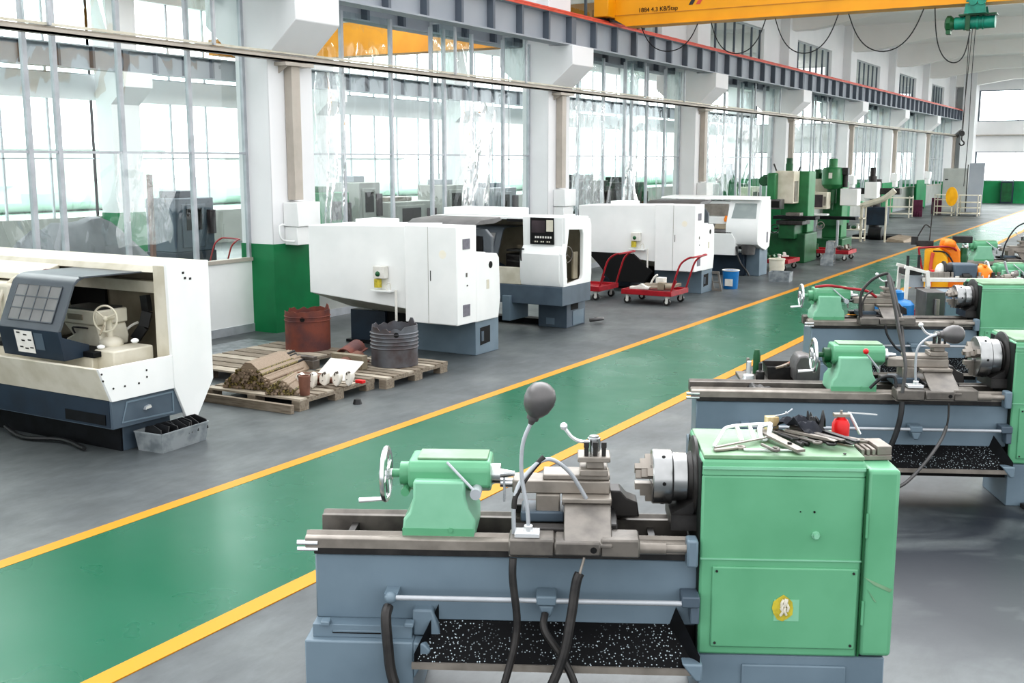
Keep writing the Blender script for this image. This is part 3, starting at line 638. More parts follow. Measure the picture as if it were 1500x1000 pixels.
    b = MB(); b.cyl((q - 1.43, .2, .955), (q - 1.55, .2, .945), .009, r2=.012, n=10); P(b, 'crank_handle', 'silver', 0, hwo)
    b = MB()
    if lever == 'boss': b.cyl((q - 1.13, .12, 1.155), (q - 1.0, .06, 1.04), .007, n=8); b.cyl((q - .995, .04, 1.03), (q - .995, .13, 1.03), .025, n=14)
    else: b.cyl((q - 1.0, .06, 1.0), (q - 1.1, .04, 1.12), .007, n=8)
    lv = P(b, 'quill_lever', 'alu', 0, ts)
    if lever == 'knob': b = MB(); b.sphere((q - 1.10, .04, 1.13), .021); P(b, 'red_knob', 'redbr', 0, lv)
    for i, (pts, r, m_) in enumerate(cables or []):
        b = MB(); b.tube(pts, r, 10, 6); P(b, 'cable', m_)
    if lamp:
        pts, hd, d, kind = lamp
        b = MB(); x, y, z = pts[0]; b.box(x - .06, x + .05, y - .03, y + .05, z - .02, z + .002); b.cyl((x, y, z), (x, y, z + .03), .02); l = P(b, 'lamp_base', 'silver', .003)
        b = MB(); b.tube(pts, .009, 8, 6); P(b, 'gooseneck', 'alu' , 0, l)
        b = MB(); D = Vector(d).normalized(); p = Vector(pts[-1])
        b.lathe(p - D * .005, D, [(0, .012), (.02, .018), (.022, .026), (.04, .028), (.05, .04), (.075, .058), (.11, .068), (.145, .066), (.175, .05), (.19, .025), (.193, .002)], 24); P(b, 'lamp_shade', 'lamp', 0, l)
    return t
M['yel_glue'] = mat('yellowed_glue', '#c9b93f', '#a79a35', 0.5, scale=30)
O1, A1 = (-1.63, 4.38), 27.6
O2, A2 = (-.82, 8.47), 26
O3, A3 = (-1.55, 12.26), 27
engine_lathe(O1, A1, 'nearest green and grey engine lathe, tools lying on its headstock', cables=[
    ([(-.82, -.1, .79), (-.82, -.12, .70), (-.80, -.14, .5), (-.83, -.17, .33), (-.90, -.2, .12), (-1.0, -.2, .01)], .017, 'iron_dk'),
    ([(-.51, -.10, .80), (-.53, -.12, .73)], .006, 'iron_lt'),
    ([(-.53, -.12, .735), (-.545, -.13, .69), (-.565, -.16, .55), (-.60, -.2, .38), (-.68, -.22, .18), (-.74, -.2, .01)], .022, 'iron_dk'),
    ([(-.68, -.06, .52), (-.68, -.12, .47), (-.60, -.16, .36), (-.54, -.18, .22), (-.53, -.19, .01)], .017, 'iron_dk'),
    ([(-1.38, -.05, .535), (-1.385, -.09, .50), (-1.375, -.11, .38), (-1.36, -.12, .25), (-1.31, -.14, .1), (-1.29, -.14, .01)], .024, 'iron_dk'),
    ([(-.82, -.02, .87), (-.82, -.02, 1.0), (-.80, 0, 1.09), (-.74, .04, 1.16), (-.69, .06, 1.19), (-.64, .08, 1.18), (-.57, .12, 1.11), (-.50, .14, .99)], .0095, 'alu'),
    ([(-.82, -.02, .99), (-.81, -.01, 1.05), (-.75, .04, 1.14), (-.69, .06, 1.205)], .012, 'iron_dk')],
    lamp=([(-.755, -.05, .895), (-.76, -.05, 1.0), (-.785, -.05, 1.15), (-.78, -.05, 1.29), (-.745, -.05, 1.385)], None, (.35, -.1, 1), 0))
# spiral clamps on the oil pipes are drawn as part of the hoses
engine_lathe(O2, A2, 'second engine lathe with a long bed and a red-knobbed tailstock lever', BL=2.25, tu=.06, cr=.15, lever='knob', cables=[
    ([(-.80, -.1, .79), (-.81, -.12, .70), (-.83, -.13, .60), (-.87, -.14, .48), (-.93, -.14, .36)], .02, 'black'),
    ([(-.81, -.12, .86), (-.80, -.12, .95), (-.80, -.12, 1.08), (-.85, -.1, 1.30), (-.90, -.1, 1.52), (-.945, -.08, 1.70)], .013, 'lamp'),
    ([(-.48, -.12, .79), (-.48, -.13, .70), (-.49, -.14, .62)], .007, 'iron_dk'),
    ([(-.49, -.14, .63), (-.53, -.15, .52), (-.64, -.18, .36), (-.78, -.2, .21), (-.90, -.2, .16)], .012, 'lamp'),
    ([(-.83, -.03, .88), (-.84, .0, .95), (-.92, .02, .94), (-1.0, .03, .86)], .011, 'black')],
    lamp=([(-.69, -.02, .90), (-.70, -.02, 1.05), (-.69, -.02, 1.17), (-.63, -.02, 1.24), (-.56, -.02, 1.27)], None, (1, -.05, .03), 1))
engine_lathe(O3, A3, 'third engine lathe with the red hose over its tailstock', tu=-.38, cu_=-.42, lever='boss', green='green', cables=[
    ([(-1.25, -.05, .85), (-1.26, -.05, 1.02), (-1.24, -.04, 1.15), (-1.16, -.02, 1.25), (-1.06, 0, 1.31), (-.98, 0, 1.335)], .016, 'iron_dk'),
    ([(-.98, 0, 1.335), (-.93, 0, 1.25), (-.88, -.03, 1.05), (-.83, -.05, .85), (-.80, -.1, .6), (-.80, -.2, .3), (-.8, -.25, .0)], .014, 'lamp'),
    ([(-1.22, .0, .88), (-1.22, .02, 1.0), (-1.17, .05, 1.1), (-1.1, .08, 1.14)], .009, 'iron_dk'),
    ([(-1.70, .1, 1.175), (-1.55, .1, 1.19), (-1.35, .12, 1.16), (-1.15, .15, 1.13), (-1.03, .2, 1.06)], .014, 'red'),
    ([(-1.0, -.1, .80), (-.98, -.12, .70), (-.9, -.14, .58), (-.82, -.14, .52)], .012, 'black')])
engine_lathe((-.48, 16.15), 27, 'fourth engine lathe at the right edge, its tailstock behind the white tool frame', tu=-.1, detail=False)
engine_lathe((-1.45, 20.35), 27, 'fifth and farthest engine lathe, beside the orange machine', tu=0, detail=False, cables=[([(-.9, .0, .9), (-.85, 0, 1.15), (-.7, 0, 1.4), (-.5, 0, 1.5)], .012, 'black')])
# ---------------------------------------------------------------- white enclosed lathes (left hand row)
def P(b, n, m, par, bev=0, **k): return b.build(n, m, par, bevel=bev, **k)
def box(n, m, par, x0, x1, y0, y1, z0, z1, bev=0): b = MB(); b.box(x0, x1, y0, y1, z0, z1); return P(b, n, m, par, bev, seg=2)
G = 'white enclosed lathes along the left of the walkway'
# open-fronted machine at the left edge
t = empty('enclosed_lathe', (-7.5, 5.92, 0), 0, 'white lathe at the left edge with grey hood open over its handwheel', 'machine', G)
b = MB(); b.prism([(0, .78), (.12, .49), (.9, .49), (.9, .55), (.17, .55), (.05, .78)], 'x', -3.1, -.03); tr_ = P(b, 'coolant_tray', 'cream', t, .004)
b = MB(); b.prism([(0, .785), (.12, .485), (.92, .485), (.92, .785)], 'x', -.03, 0); P(b, 'tray_end', 'white', tr_, .003)
for y, z in ((.03, .74), (.04, .68), (.5, .70), (.5, .64), (.41, .6), (.26, .6), (.14, .6)):
    b = MB(); b.cyl((-.002, y, z), (.004, y, z), .009, n=8); P(b, 'bolt', 'iron_dk', tr_)
b = MB(); b.prism([(.78, 1.6), (1.27, 1.6), (1.27, .5), (1.03, .13), (.95, .13), (.80, .5)], 'x', -.035, .005); ep = P(b, 'end_panel', 'white', t, .004)
for y, z in ((.95, 1.5), (.97, 1.45), (1.03, 1.44)): box('rivet', 'iron_dk', ep, .003, .008, y, y + .025, z, z + .02)
box('front_frame', 'cream', t, -.2, -.035, .8, .88, .7, 1.58, .004)
box('top_rail', 'cream', t, -1.9, -.2, 1.02, 1.1, 1.29, 1.40, .004)
b = MB(); b.prism([(.88, 1.5), (.92, 1.56), (1.27, 1.6), (1.27, 1.5)], 'x', -3.1, -.035); P(b, 'top_cover', 'cream', t, .006)
b = MB(); b.prism([(.6, 1.38), (.62, 1.44), (.9, 1.52), (.9, 1.46)], 'x', -3.1, -1.6); P(b, 'headstock_cover', 'cream', t, .01)
b = MB(); b.lathe((-1.55, .7, 1.42), (1, 0, 0), [(0, .07), (.1, .07), (.2, .05)], 16); P(b, 'cover_hinge', 'rust', t)
box('back_panel', 'cream_dk', t, -3.1, -.2, 1.16, 1.22, .5, 1.5)  # darker cream holds the enclosure's inner shade
b = MB(); b.box(-1.85, -1.25, 1.12, 1.15, .9, 1.28); P(b, 'dark_recess', 'void', t)
box('left_end_panel', 'white', t, -3.14, -3.1, .12, 1.27, .3, 1.6)
# hood door
def hood(t, x0, x1, m='hood'):
    o_ = [(.04, 1.05), (.06, 1.08), (.22, 1.44), (.27, 1.485), (.34, 1.505), (1.0, 1.50)]
    i_ = [(1.0, 1.485), (.34, 1.485), (.285, 1.465), (.24, 1.43), (.085, 1.07), (.07, 1.05)]
    b = MB(); b.prism(o_ + i_, 'x', x0, x1); h = P(b, 'hood_door', m, t, .003)
    b = MB(); b.prism([(.04, 1.05), (.075, 1.05), (.105, .79), (.085, .79)], 'x', x0, x1); b.prism([(.075, 1.0), (.35, .90), (.35, .8), (.10, .79)], 'x', x1 - .02, x1); lo_ = P(b, 'lower_panel', 'slate_dk', h, .004)
    # sloping window of 4 x 3 panes
    A = Vector((.075, 1.115)); B = Vector((.21, 1.415)); nrm = Vector((-(B - A).y, (B - A).x)).normalized() * .004
    b = MB(); w_ = x1 - x0; xa, xb = x0 + w_ * .12, x1 - w_ * .14
    q = [A + nrm, B + nrm, B + nrm * 1.6, A + nrm * 1.6]; b.prism([tuple(v) for v in q], 'x', xa, xb); wn_ = P(b, 'window', 'tint2', h)
    for i in range(5):
        x = xa + (xb - xa) * i / 4; b = MB(); q = [A + nrm * 1.6, B + nrm * 1.6, B + nrm * 2.6, A + nrm * 2.6]; b.prism([tuple(v) for v in q], 'x', x - .005, x + .005); P(b, 'window_bar', m, wn_)
    for j in range(4):
        c = A + (B - A) * j / 3; d_ = (B - A).normalized() * .005; q = [c - d_ + nrm * 1.6, c + d_ + nrm * 1.6, c + d_ + nrm * 2.6, c - d_ + nrm * 2.6]
        b = MB(); b.prism([tuple(v) for v in q], 'x', xa, xb); P(b, 'window_bar', m, wn_)
    return h, lo_
M['tint2'] = mat('smoked_mesh_glass', '#7c7c7b', '#6d6d6c', 0.35, scale=3)
h, lo_ = hood(t, -1.36, -.54)
b = MB(); b.loft([(-1.14, .042, 1.03), (-.90, .042, 1.03), (-.90, .0765, .83), (-1.14, .0765, .83)], [(-1.14, .039, 1.03), (-.90, .039, 1.03), (-.90, .0735, .83), (-1.14, .0735, .83)])
pl = P(b, 'instruction_sheet', 'palepaper', lo_)
for (x, z) in ((-1.11, 1.015), (-1.02, 1.0), (-1.06, .945), (-.97, .955), (-1.10, .885), (-1.03, .875), (-.96, .885)):
    yy = .0395 + (1.03 - z) * .173
    b = MB(); b.loft([(x, yy - .001, z), (x + .045, yy - .001, z), (x + .045, yy + .001, z - .012), (x, yy + .001, z - .012)], [(x, yy - .003, z), (x + .045, yy - .003, z), (x + .045, yy - .001, z - .012), (x, yy - .001, z - .012)]); P(b, 'printed_mark', 'iron_dk', pl)
b = MB(); b.loft([(-.88, .045, 1.02), (-.76, .045, 1.02), (-.76, .07, .87), (-.88, .07, .87)], [(-.88, .043, 1.02), (-.76, .043, 1.02), (-.76, .068, .87), (-.88, .068, .87)]); P(b, 'peep_window', 'blue2', lo_)
b = MB(); b.bar((-.46, .92, 1.50), (-.54, .3, 1.50), .05, .012); P(b, 'hood_arm', 'hood', h)
# inside: bed, carriage, handwheel, tailstock end
box('bed', 'cream', t, -2.6, -.45, .30, .72, .60, .80, .01)
box('bed_top', 'blackoil', t, -2.6, -.40, .28, .74, .80, .85, .006)
e_ = box('bed_end_block', 'cream', t, -.50, -.24, .36, .80, .66, .86, .015)
b = MB(); b.sphere((-.45, .40, .88), .035, rz=.02); b.sphere((-.27, .62, .92), .035, rz=.022); P(b, 'end_cap', 'white', e_)
s_ = box('carriage_slide', 'cream', t, -1.15, -.62, .50, .85, 1.04, 1.17, .012)
box('nameplate', 'cream_dk', s_, -1.0, -.80, .492, .5, 1.08, 1.13); box('slide_top', 'iron_dk', s_, -1.12, -.66, .52, .83, 1.17, 1.185)
b = MB(); b.prism([(-1.1, 1.04), (-.64, 1.04), (-.6, .92), (-.62, .84), (-1.05, .84), (-1.08, .89), (-.98, .93)], 'y', .52, .84); ap = P(b, 'carriage_apron', 'cream', t, .014)
b = MB(); b.tube([(-.93, .51, .95), (-.95, .50, 1.0), (-.9, .50, 1.01), (-.74, .50, 1.01)], .008, 6, 2); P(b, 'oil_line', 'iron_dk', ap)
b = MB(); b.sphere((-.56, .60, .875), .11, rz=.07); b.cyl((-.56, .6, .9), (-.52, .55, 1.12), .03); P(b, 'wheel_stand', 'cream', ap)
c = Vector((-.47, .48, 1.12)); dn = Vector((.35, -1, .05)).normalized()
hw = MB(); hw.torus(c, dn, .115, .009, 32, 8); hw.sphere(c, .026); u = dn.orthogonal().normalized(); v = dn.cross(u)
for a in (40, 160, 280): hw.cyl(c, c + (u * math.cos(R(a)) + v * math.sin(R(a))) * .115, .011, .008, 8)
hw.cyl(c, c - dn * .12, .02); P(hw, 'handwheel', 'cream', ap)
b = MB(); b.cyl((-.42, .42, 1.07), (-.38, .34, 1.0), .009); P(b, 'wheel_handle', 'cream_dk', ap)
b = MB(); b.tube([(-1.12, .5, 1.19), (-1.06, .46, 1.24), (-1.08, .44, 1.32)], .01, 8, 4); b.sphere((-1.05, .47, 1.21), .025); P(b, 'tool_lever', 'silver', s_)
b = MB()
pts = [(-.55, 1.0, 1.27), (-.53, 1.0, 1.12), (-.56, .98, .98), (-.64, .94, .86)]
for i in range(3): b.bar(pts[i], pts[i + 1], .05, .09)
P(b, 'cable_chain', 'black', t)
b = MB(); b.tube([(-.6, .95, 1.02), (-.66, .9, .98), (-.68, .8, .90), (-.72, .72, .84)], .012, 8, 4); P(b, 'white_hose', 'palepaper', t)
hs = box('headstock', 'cream', t, -3.05, -1.72, .42, 1.1, .8, 1.36, .03)
b = MB(); b.lathe((-1.72, .74, 1.12), (1, 0, 0), [(0, .2), (.02, .2), (.03, .15), (.14, .15), (.16, .12), (.2, .05)], 32); P(b, 'chuck', 'iron_lt', hs)
b = MB(); b.torus((-1.75, .7, 1.1), (1, 0, 0), .29, .025, 36, 8); b.torus((-1.82, .7, 1.1), (1, 0, 0), .33, .02, 36, 8); P(b, 'chuck_guard', 'cream', hs)
bs = box('base', 'blue2', t, -3.0, -.02, .13, .90, .24, .488, .004)
box('front_skin', 'slate_dk', bs, -2.98, -.05, .125, .131, .25, .485); box('front_vent', 'blackoil', bs, -.62, -.1, .118, .126, .27, .36)
b = MB(); b.frame([(.22, .28), (.8, .26), (.8, .46), (.28, .46)], [(.235, .29), (.785, .275), (.785, .445), (.29, .445)], 'x', -.019, -.014); P(b, 'access_door', 'blue', bs)
b = MB(); b.prism([(.46, .355), (.53, .365), (.52, .39), (.47, .38)], 'x', -.02, .01); P(b, 'door_handle', 'silver', bs)
box('plinth', 'blue2', t, -2.9, -.13, .32, .85, 0, .24, .004); box('plinth_front', 'blackoil', t, -2.9, -.14, .30, .32, 0, .24)
b = MB(); b.tube([(-1.6, .2, .06), (-1.2, .1, .03), (-.8, .2, .04), (-.4, .12, .03)], .02, 8, 4); P(b, 'floor_hose', 'black', t)

# machines seen from behind
def rear_lathe(x, y, label, yellow=True, chute=False):
    t = empty('enclosed_lathe', (x, y, 0), 0, label, 'machine', G)
    b = MB(); b.prism([(-2.45, .72), (-.78, .60), (-.78, 1.68), (-2.45, 1.64)], 'y', .06, .95); rr = P(b, 'rear_enclosure', 'white', t, .012)
    b = MB(); b.loft([(-2.44, .08, .72), (-.78, .08, .60), (-.78, .95, .60), (-2.44, .95, .72)], [(-2.0, .4, .52), (-.9, .45, .47), (-.9, .9, .47), (-2.0, .9, .52)]); P(b, 'chip_pan', 'cream', rr, .004)
    box('roof_box', 'white', rr, -1.95, -1.5, .45, .85, 1.64, 1.72, .01)
    cb = box('electrical_cabinet', 'white', t, -.80, 0, 0, .45, .45, 1.69, .008)
    box('cabinet_door', 'white', cb, -.43, -.005, -.008, 0, .46, 1.68, .003); box('door_gap', 'iron_lt', cb, -.437, -.43, -.004, .001, .46, 1.68)
    box('door_handle', 'iron_dk', cb, -.40, -.39, -.012, -.008, 1.0, 1.13)
    box('vent', 'alu2', cb, -.0, .006, .13, .29, 1.40, 1.53); box('vent', 'alu2', cb, 0, .006, .13, .29, .55, .70)
    box('latch', 'iron', cb, 0, .006, .20, .23, 1.05, 1.10); box('latch', 'iron_dk', cb, 0, .006, .22, .24, .93, .95)
    if yellow: b = MB(); b.lathe((-.21, -.0085, 1.34), (0, -1, 0), [(0, .055), (.0005, .05)], 16); P(b, 'faded_sticker', 'sticker', cb)
    b = MB(); b.prism([(.45, .44), (1.0, .44), (1.05, .7), (1.02, 1.24), (.96, 1.30), (.45, 1.30)], 'x', -.75, -.005); lb = P(b, 'headstock_box', 'white', t, .012)
    b = MB(); b.lathe((-.006, .80, 1.16), (1, 0, 0), [(0, .045), (.005, .045)], 16); P(b, 'oil_port', 'void', lb); box('sight_plate', 'cream', lb, -.006, .0, .70, .76, .85, .97); box('box_cap', 'white', lb, -.4, -.02, .5, .7, 1.30, 1.33)
    hd = MB(); hd.frame([(-1.6, 1.2), (-.15, 1.2), (-.15, 1.5), (-.25, 1.6), (-1.6, 1.6)], [(-1.5, 1.25), (-.28, 1.25), (-.28, 1.45), (-.34, 1.5), (-1.5, 1.5)], 'y', 1.05, 1.12); hd.box(-1.55, -.25, 1.08, 1.10, 1.25, 1.5); P(hd, 'sliding_guard', 'hood', t, .01)
    b = MB(); b.box(-1.5, -.28, 1.04, 1.05, 1.22, 1.5); P(b, 'guard_opening', 'void', t)
    b = MB(); b.prism([(.80, 1.66), (.95, 1.72), (1.45, 1.74), (1.5, 1.70), (1.3, 1.66)], 'x', -1.35, -.25); P(b, 'canopy', 'lamp', t, .006)
    pd = box('headstock_pedestal', 'blue', t, -1.0, -.03, .47, 1.04, 0, .44, .006)
    b = MB(); b.prism([(.58, .12), (.82, .14), (.82, .36), (.58, .35)], 'x', -.031, -.026); P(b, 'pedestal_opening', 'void', pd); box('pump_part', 'blue2', pd, -.03, -.02, .60, .66, .17, .30, .004)
    box('tail_pedestal', 'slate_dk', t, -2.15, -1.55, .55, 1.05, 0, .46, .004); box('under_bed', 'void', t, -1.6, -.9, .6, 1.0, .12, .5); box('leveling_skid', 'blackoil', t, -2.2, -.3, .5, 1.0, 0, .04)
    # lubricator on the rear
    lu = empty('lubricator', (-1.18, 0.05, .85)); lu.parent = t
    box('pump_block', 'palepaper', lu, -.10, .08, -.10, 0, .14, .30, .008); b = MB(); b.cyl((-.05, -.06, .02), (-.05, -.06, .13), .05); P(b, 'oil_cup', 'yel_glue', lu)
    b = MB(); b.sphere((-.02, -.1, .2), .035); P(b, 'gauge', 'green_dk', lu); box('drip_shelf', 'white', lu, -.14, .18, -.12, 0, -.03, -.01, .002)
    b = MB(); b.tube([(.12, -.08, -.02), (.10, -.08, .06), (.16, -.08, .09), (.17, -.08, 0)], .008, 6, 3); b.cyl((.24, -.06, -.4), (.24, -.06, .0), .017, n=10); P(b, 'drain_pipe', 'palepaper', lu)
    return t
M['alu2'] = mat('mauve_vent', '#77757f', '#6b6974', 0.5, scale=20)
M['sticker'] = mat('faded_yellow_sticker', '#f0ebdb', '#f4f0e6', 0.6, scale=6)
rear_lathe(-7.49, 11.31, 'white lathe seen from behind, beside the green column base and scrap pallets')
t = rear_lathe(-7.40, 19.15, 'white lathe seen from behind, behind the two red hand carts')
b = MB(); b.prism([(-2.2, .74), (-1.25, .74), (-.84, .42), (-1.0, .2), (-1.7, .2), (-1.95, .5)], 'y', -.03, .05); P(b, 'black_chute', 'void', t)

# machine with black control panel and an open end
t = empty('enclosed_lathe', (-7.45, 14.03, 0), 0, 'white lathe with black control panel and open end showing a handwheel', 'machine', G)
b = MB(); b.frame([(.03, .67), (.93, .67), (.95, .8), (.93, 1.55), (.88, 1.64), (.08, 1.69), (.10, 1.3), (.0, 1.15)], [(.16, .70), (.62, .74), (.66, .8), (.66, 1.42), (.62, 1.48), (.2, 1.5), (.16, 1.3), (.11, 1.15)], 'x', -.06, 0); P(b, 'end_frame', 'white', t, .01)
b = MB(); pr = [(.04, .67), (0, .78), (0, 1.14), (.10, 1.26), (.08, 1.68), (.12, 1.68), (.13, 1.26), (.03, 1.12), (.03, .78), (.07, .67)]
f = lambda s: None
b.prism(pr, 'x', -.72, -.055); fp = P(b, 'front_panel', 'white', t, .006)
cp = box('control_panel', 'void', fp, -.585, -.19, .070, .098, 1.28, 1.67, .003)
box('display', 'screen', cp, -.56, -.33, .066, .071, 1.45, 1.63); box('paper_note', 'cream', cp, -.31, -.20, .066, .071, 1.47, 1.64)
for j, z in enumerate((1.37, 1.31)):
    for i in range(7 if j == 0 else 9): box('key', 'palepaper' if j == 0 else ('cream' if i % 3 else 'iron_dk'), cp, -.50 + i * (.042 if j == 0 else .034) - j * .04, -.475 + i * (.042 if j == 0 else .034) - j * .045, .064, .071, z, z + .03 - j * .01)
b = MB(); b.tube([(-.68, .05, 1.20), (-.70, .0, 1.19), (-.70, .0, 1.05), (-.69, .0, 1.04)], .012, 8, 2); P(b, 'grab_handle', 'black', fp)
box('top_cover', 'white', t, -2.3, -.05, .10, .93, 1.63, 1.67, .008); box('raised_cover', 'white', t, -2.25, -1.05, .25, .85, 1.67, 1.78, .012); box('top_slot', 'void', t, -1.0, -.60, .09, .12, 1.60, 1.64)
b = MB(); b.tube([(-.13, .3, 1.67), (-.13, .3, 1.70), (-.13, .62, 1.70), (-.13, .62, 1.67)], .012, 8, 1); P(b, 'lifting_bar', 'white', t)
box('back_panel', 'cream_dk', t, -2.3, -.06, .88, .92, .67, 1.63); box('left_end_panel', 'white', t, -2.34, -2.3, .03, .92, .67, 1.66)
box('inner_floor', 'cream_dk', t, -2.3, -.06, .05, .9, .67, .70)
box('bed', 'cream', t, -2.2, -.72, .02, .12, .67, .92, .006); box('spindle_housing', 'iron_dk', t, -1.15, -.8, .3, .8, .70, 1.1, .02); box('turret', 'cream_dk', t, -1.05, -.78, .5, .8, 1.15, 1.22)
for z in (.98, 1.06, 1.14): box('turret_plate', 'iron_dk', t, -1.1, -.8, .25, .5, z, z + .03)
h2, l2 = hood(t, -1.9, -1.15)
tl = box('tailstock', 'cream', t, -.5, -.2, .25, .55, .70, 1.05, .03)
c = Vector((-.12, .36, 1.12)); b = MB(); b.torus(c, (1, -.25, 0), .12, .009); b.cyl(c, (-.3, .36, 1.1), .022)
for a in (90, 210, 330): b.cyl(c, c + Vector((0, math.cos(R(a)), math.sin(R(a)))) * .115, .009, n=8)
P(b, 'handwheel', 'iron', tl); b = MB(); b.sphere((-.14, .25, .85), .06); b.sphere((-.12, .3, .76), .04); P(b, 'valve', 'cream', tl)
box('hanging_guard', 'cream_dk', t, -.1, -.07, .48, .62, .75, 1.15)
box('base_tray', 'blue2', t, -2.4, .0, .0, .92, .39, .668, .006)
pd = box('pedestal', 'blue2', t, -.64, -.15, .43, 1.04, 0, .39, .006); box('notch', 'void', pd, -.151, -.146, .56, .80, .26, .35); box('side_panel', 'blue', pd, -.15, -.142, .62, .98, .02, .24, .003)
box('front_notch', 'blue', pd, -.50, -.36, .42, .432, .04, .14, .003)
box('rear_pedestal', 'slate_dk', t, -2.3, -1.8, .4, .95, 0, .39); box('skid', 'blackoil', t, -1.8, -.7, .6, .8, 0, .08); box('coolant_tank', 'blue', t, -1.0, -.86, -.05, .5, .12, .5, .006)
b = MB(); b.tube([(-.05, 1.0, .06), (.08, 1.05, .08), (.1, 1.15, .08), (-.05, 1.2, .06)], .03, 8, 4); P(b, 'drain_hose', 'lamp', t)

# machine with the window in its sloping door
t = empty('enclosed_lathe', (-7.45, 22.95, 0), 0, 'white lathe with grey window in its sloping door and black cable below', 'machine', G)
pr = [(.30, .62), (.05, .70), (0, .78), (0, 1.12), (.26, 1.66), (.85, 1.66), (.92, 1.0), (.85, .62), (.6, .55)]
b = MB(); b.prism(pr, 'x', -.72, 0); body = P(b, 'sliding_door', 'white', t, .01)
def slope(n, m, x0, x1, z0, z1, par, off=.006):
    yy = lambda z: .26 * (z - 1.12) / .54
    b = MB(); b.loft([(x0, yy(z0) - off, z0), (x1, yy(z0) - off, z0), (x1 - .03, yy(z1) - off, z1), (x0 + .03, yy(z1) - off, z1)], [(x0, yy(z0), z0), (x1, yy(z0), z0), (x1 - .03, yy(z1), z1), (x0 + .03, yy(z1), z1)]); return P(b, n, m, par, .004)
slope('window', 'greyglass', -.62, -.07, 1.26, 1.58, body); box('end_vent', 'alu2', body, 0, .006, .62, .72, .72, .95)

box('rear_body', 'white', t, -2.5, -.7, .22, .9, .6, 1.62, .01)
b = MB(); b.prism([(.1, 1.66), (.14, 1.70), (.9, 1.72), (.9, 1.66)], 'x', -2.3, -.03); P(b, 'top_cover', 'white', t, .006)
box('grey_grille', 'iron_lt', t, -1.5, -.74, .19, .23, 1.30, 1.56, .004); box('handle_plate', 'white', t, -1.5, -.74, .15, .22, 1.12, 1.28, .006)
kp = MB(); kp.prism([(.18, 1.16), (.0, .96), (.0, .93), (.2, .93)], 'x', -1.25, -.58); kp = P(kp, 'control_desk', 'lamp', t, .006)
b = MB(); b.loft([(-1.0, .135, 1.12), (-.65, .135, 1.12), (-.65, .05, 1.02), (-1.0, .05, 1.02)], [(-1.0, .13, 1.128), (-.65, .13, 1.128), (-.65, .045, 1.028), (-1.0, .045, 1.028)]); P(b, 'display', 'cream_dk', kp)
b = MB(); b.prism([(-1.25, .46), (-.48, .46), (-.48, .78), (-.57, .93), (-1.25, .93)], 'y', -.03, .2); P(b, 'lower_panel', 'white', t, .008)
b = MB(); b.cyl((-.25, .18, .48), (-.25, .18, .70), .14, .16, 20); P(b, 'chip_drum', 'lamp', t)
box('base', 'slate_dk', t, -2.4, -.35, .2, .85, 0, .5, .01); box('base_end', 'blue', t, -.35, -.05, .35, .9, 0, .6, .01)
b = MB(); b.tube([(-.45, -.02, .66), (-.42, -.05, .5), (-.32, -.1, .3), (-.18, -.12, .15), (-.12, -.12, .04)], .022, 8, 4); P(b, 'cable', 'black', t)
b = MB(); b.lathe((-.75, .1, 1.18), (0, 0, 1), [(0, .04), (.05, .05), (.1, .03), (.13, .03)], 14); P(b, 'warning_lamp', 'orange', t)
box('rear_pedestal', 'slate_dk', t, -2.3, -1.8, .86, .95, 0, .5)
# ---------------------------------------------------------------- hand carts
def hand_cart(label, x, y, rz=0, handle=True, L=.95, W_=.8, lean=.2):
    t = empty('hand_cart', (x, y, 0), rz, label, 'cart', 'red flat hand carts')
    b = MB(); b.box(0, L, 0, W_, .205, .215); b.box(0, L, 0, .03, .17, .26); b.box(0, L, W_ - .03, W_, .17, .26); b.box(0, .03, .03, W_ - .03, .17, .26); b.box(L - .03, L, .03, W_ - .03, .17, .26); P(b, 'platform', 'red', t, .006)
    for cx in (.1, L - .1):
        for cy in (.08, W_ - .08):
            b = MB(); b.box(cx - .045, cx + .045, cy - .04, cy + .04, .155, .17); b.box(cx - .03, cx + .02, cy - .035, cy - .025, .06, .157); b.box(cx - .03, cx + .02, cy + .025, cy + .035, .06, .157)
            cs = P(b, 'caster', 'palepaper', t, .003); b = MB(); b.cyl((cx - .01, cy - .022, .063), (cx - .01, cy + .022, .063), .063, n=18); P(b, 'wheel', 'iron_dk', cs); b = MB(); b.cyl((cx - .01, cy - .026, .063), (cx - .01, cy + .026, .063), .03, n=14); P(b, 'hub', 'palepaper', cs)
    if handle:
        b = MB(); a = [(L - .03, .05, .24), (L + lean * .25, .05, .5), (L + lean * .7, .05, .74), (L + lean * 1.4, .06, .85), (L + lean * 1.8, .12, .865)]
        b.tube(a + [(p[0], W_ - p[1], p[2]) for p in a[::-1]], .017, 10, 5); P(b, 'handle', 'red', t); b = MB(); b.bar((L + lean * .35, .05, .45), (L + .0, .05, .3), .02); P(b, 'brace', 'red', t)
    return t
hand_cart('red hand cart with bent handle, left one beside the white rear-facing lathe', -9.55, 17.62)
hand_cart('red hand cart loaded with grey sheet and white offcuts, beside the walkway', -8.14, 17.55)
hand_cart('small red hand cart piled with fixtures in front of the nearer green milling machine', -8.2, 24.6, handle=False, L=.95, W_=.95)
hand_cart('small red hand cart carrying parts in front of the farther green milling machine', -7.75, 27.9, handle=False, L=1.05, W_=.85)
hand_cart('red hand cart in the neighbouring hall seen through the first glazed bay', -16.9, 15.6, rz=R(75))
hand_cart('red hand cart under the yellow pump set behind the white tool bench', -3.15, 16.95, handle=False)
def scrap(n, m, loc, pts, th, ax, label, cat, bev=.003, rz=0, grp=None):
    b = MB(); b.prism(pts, ax, 0, th); o = b.build(n, m, bevel=bev, loc=loc, rz=rz); tag(o, label, cat, grp); return o
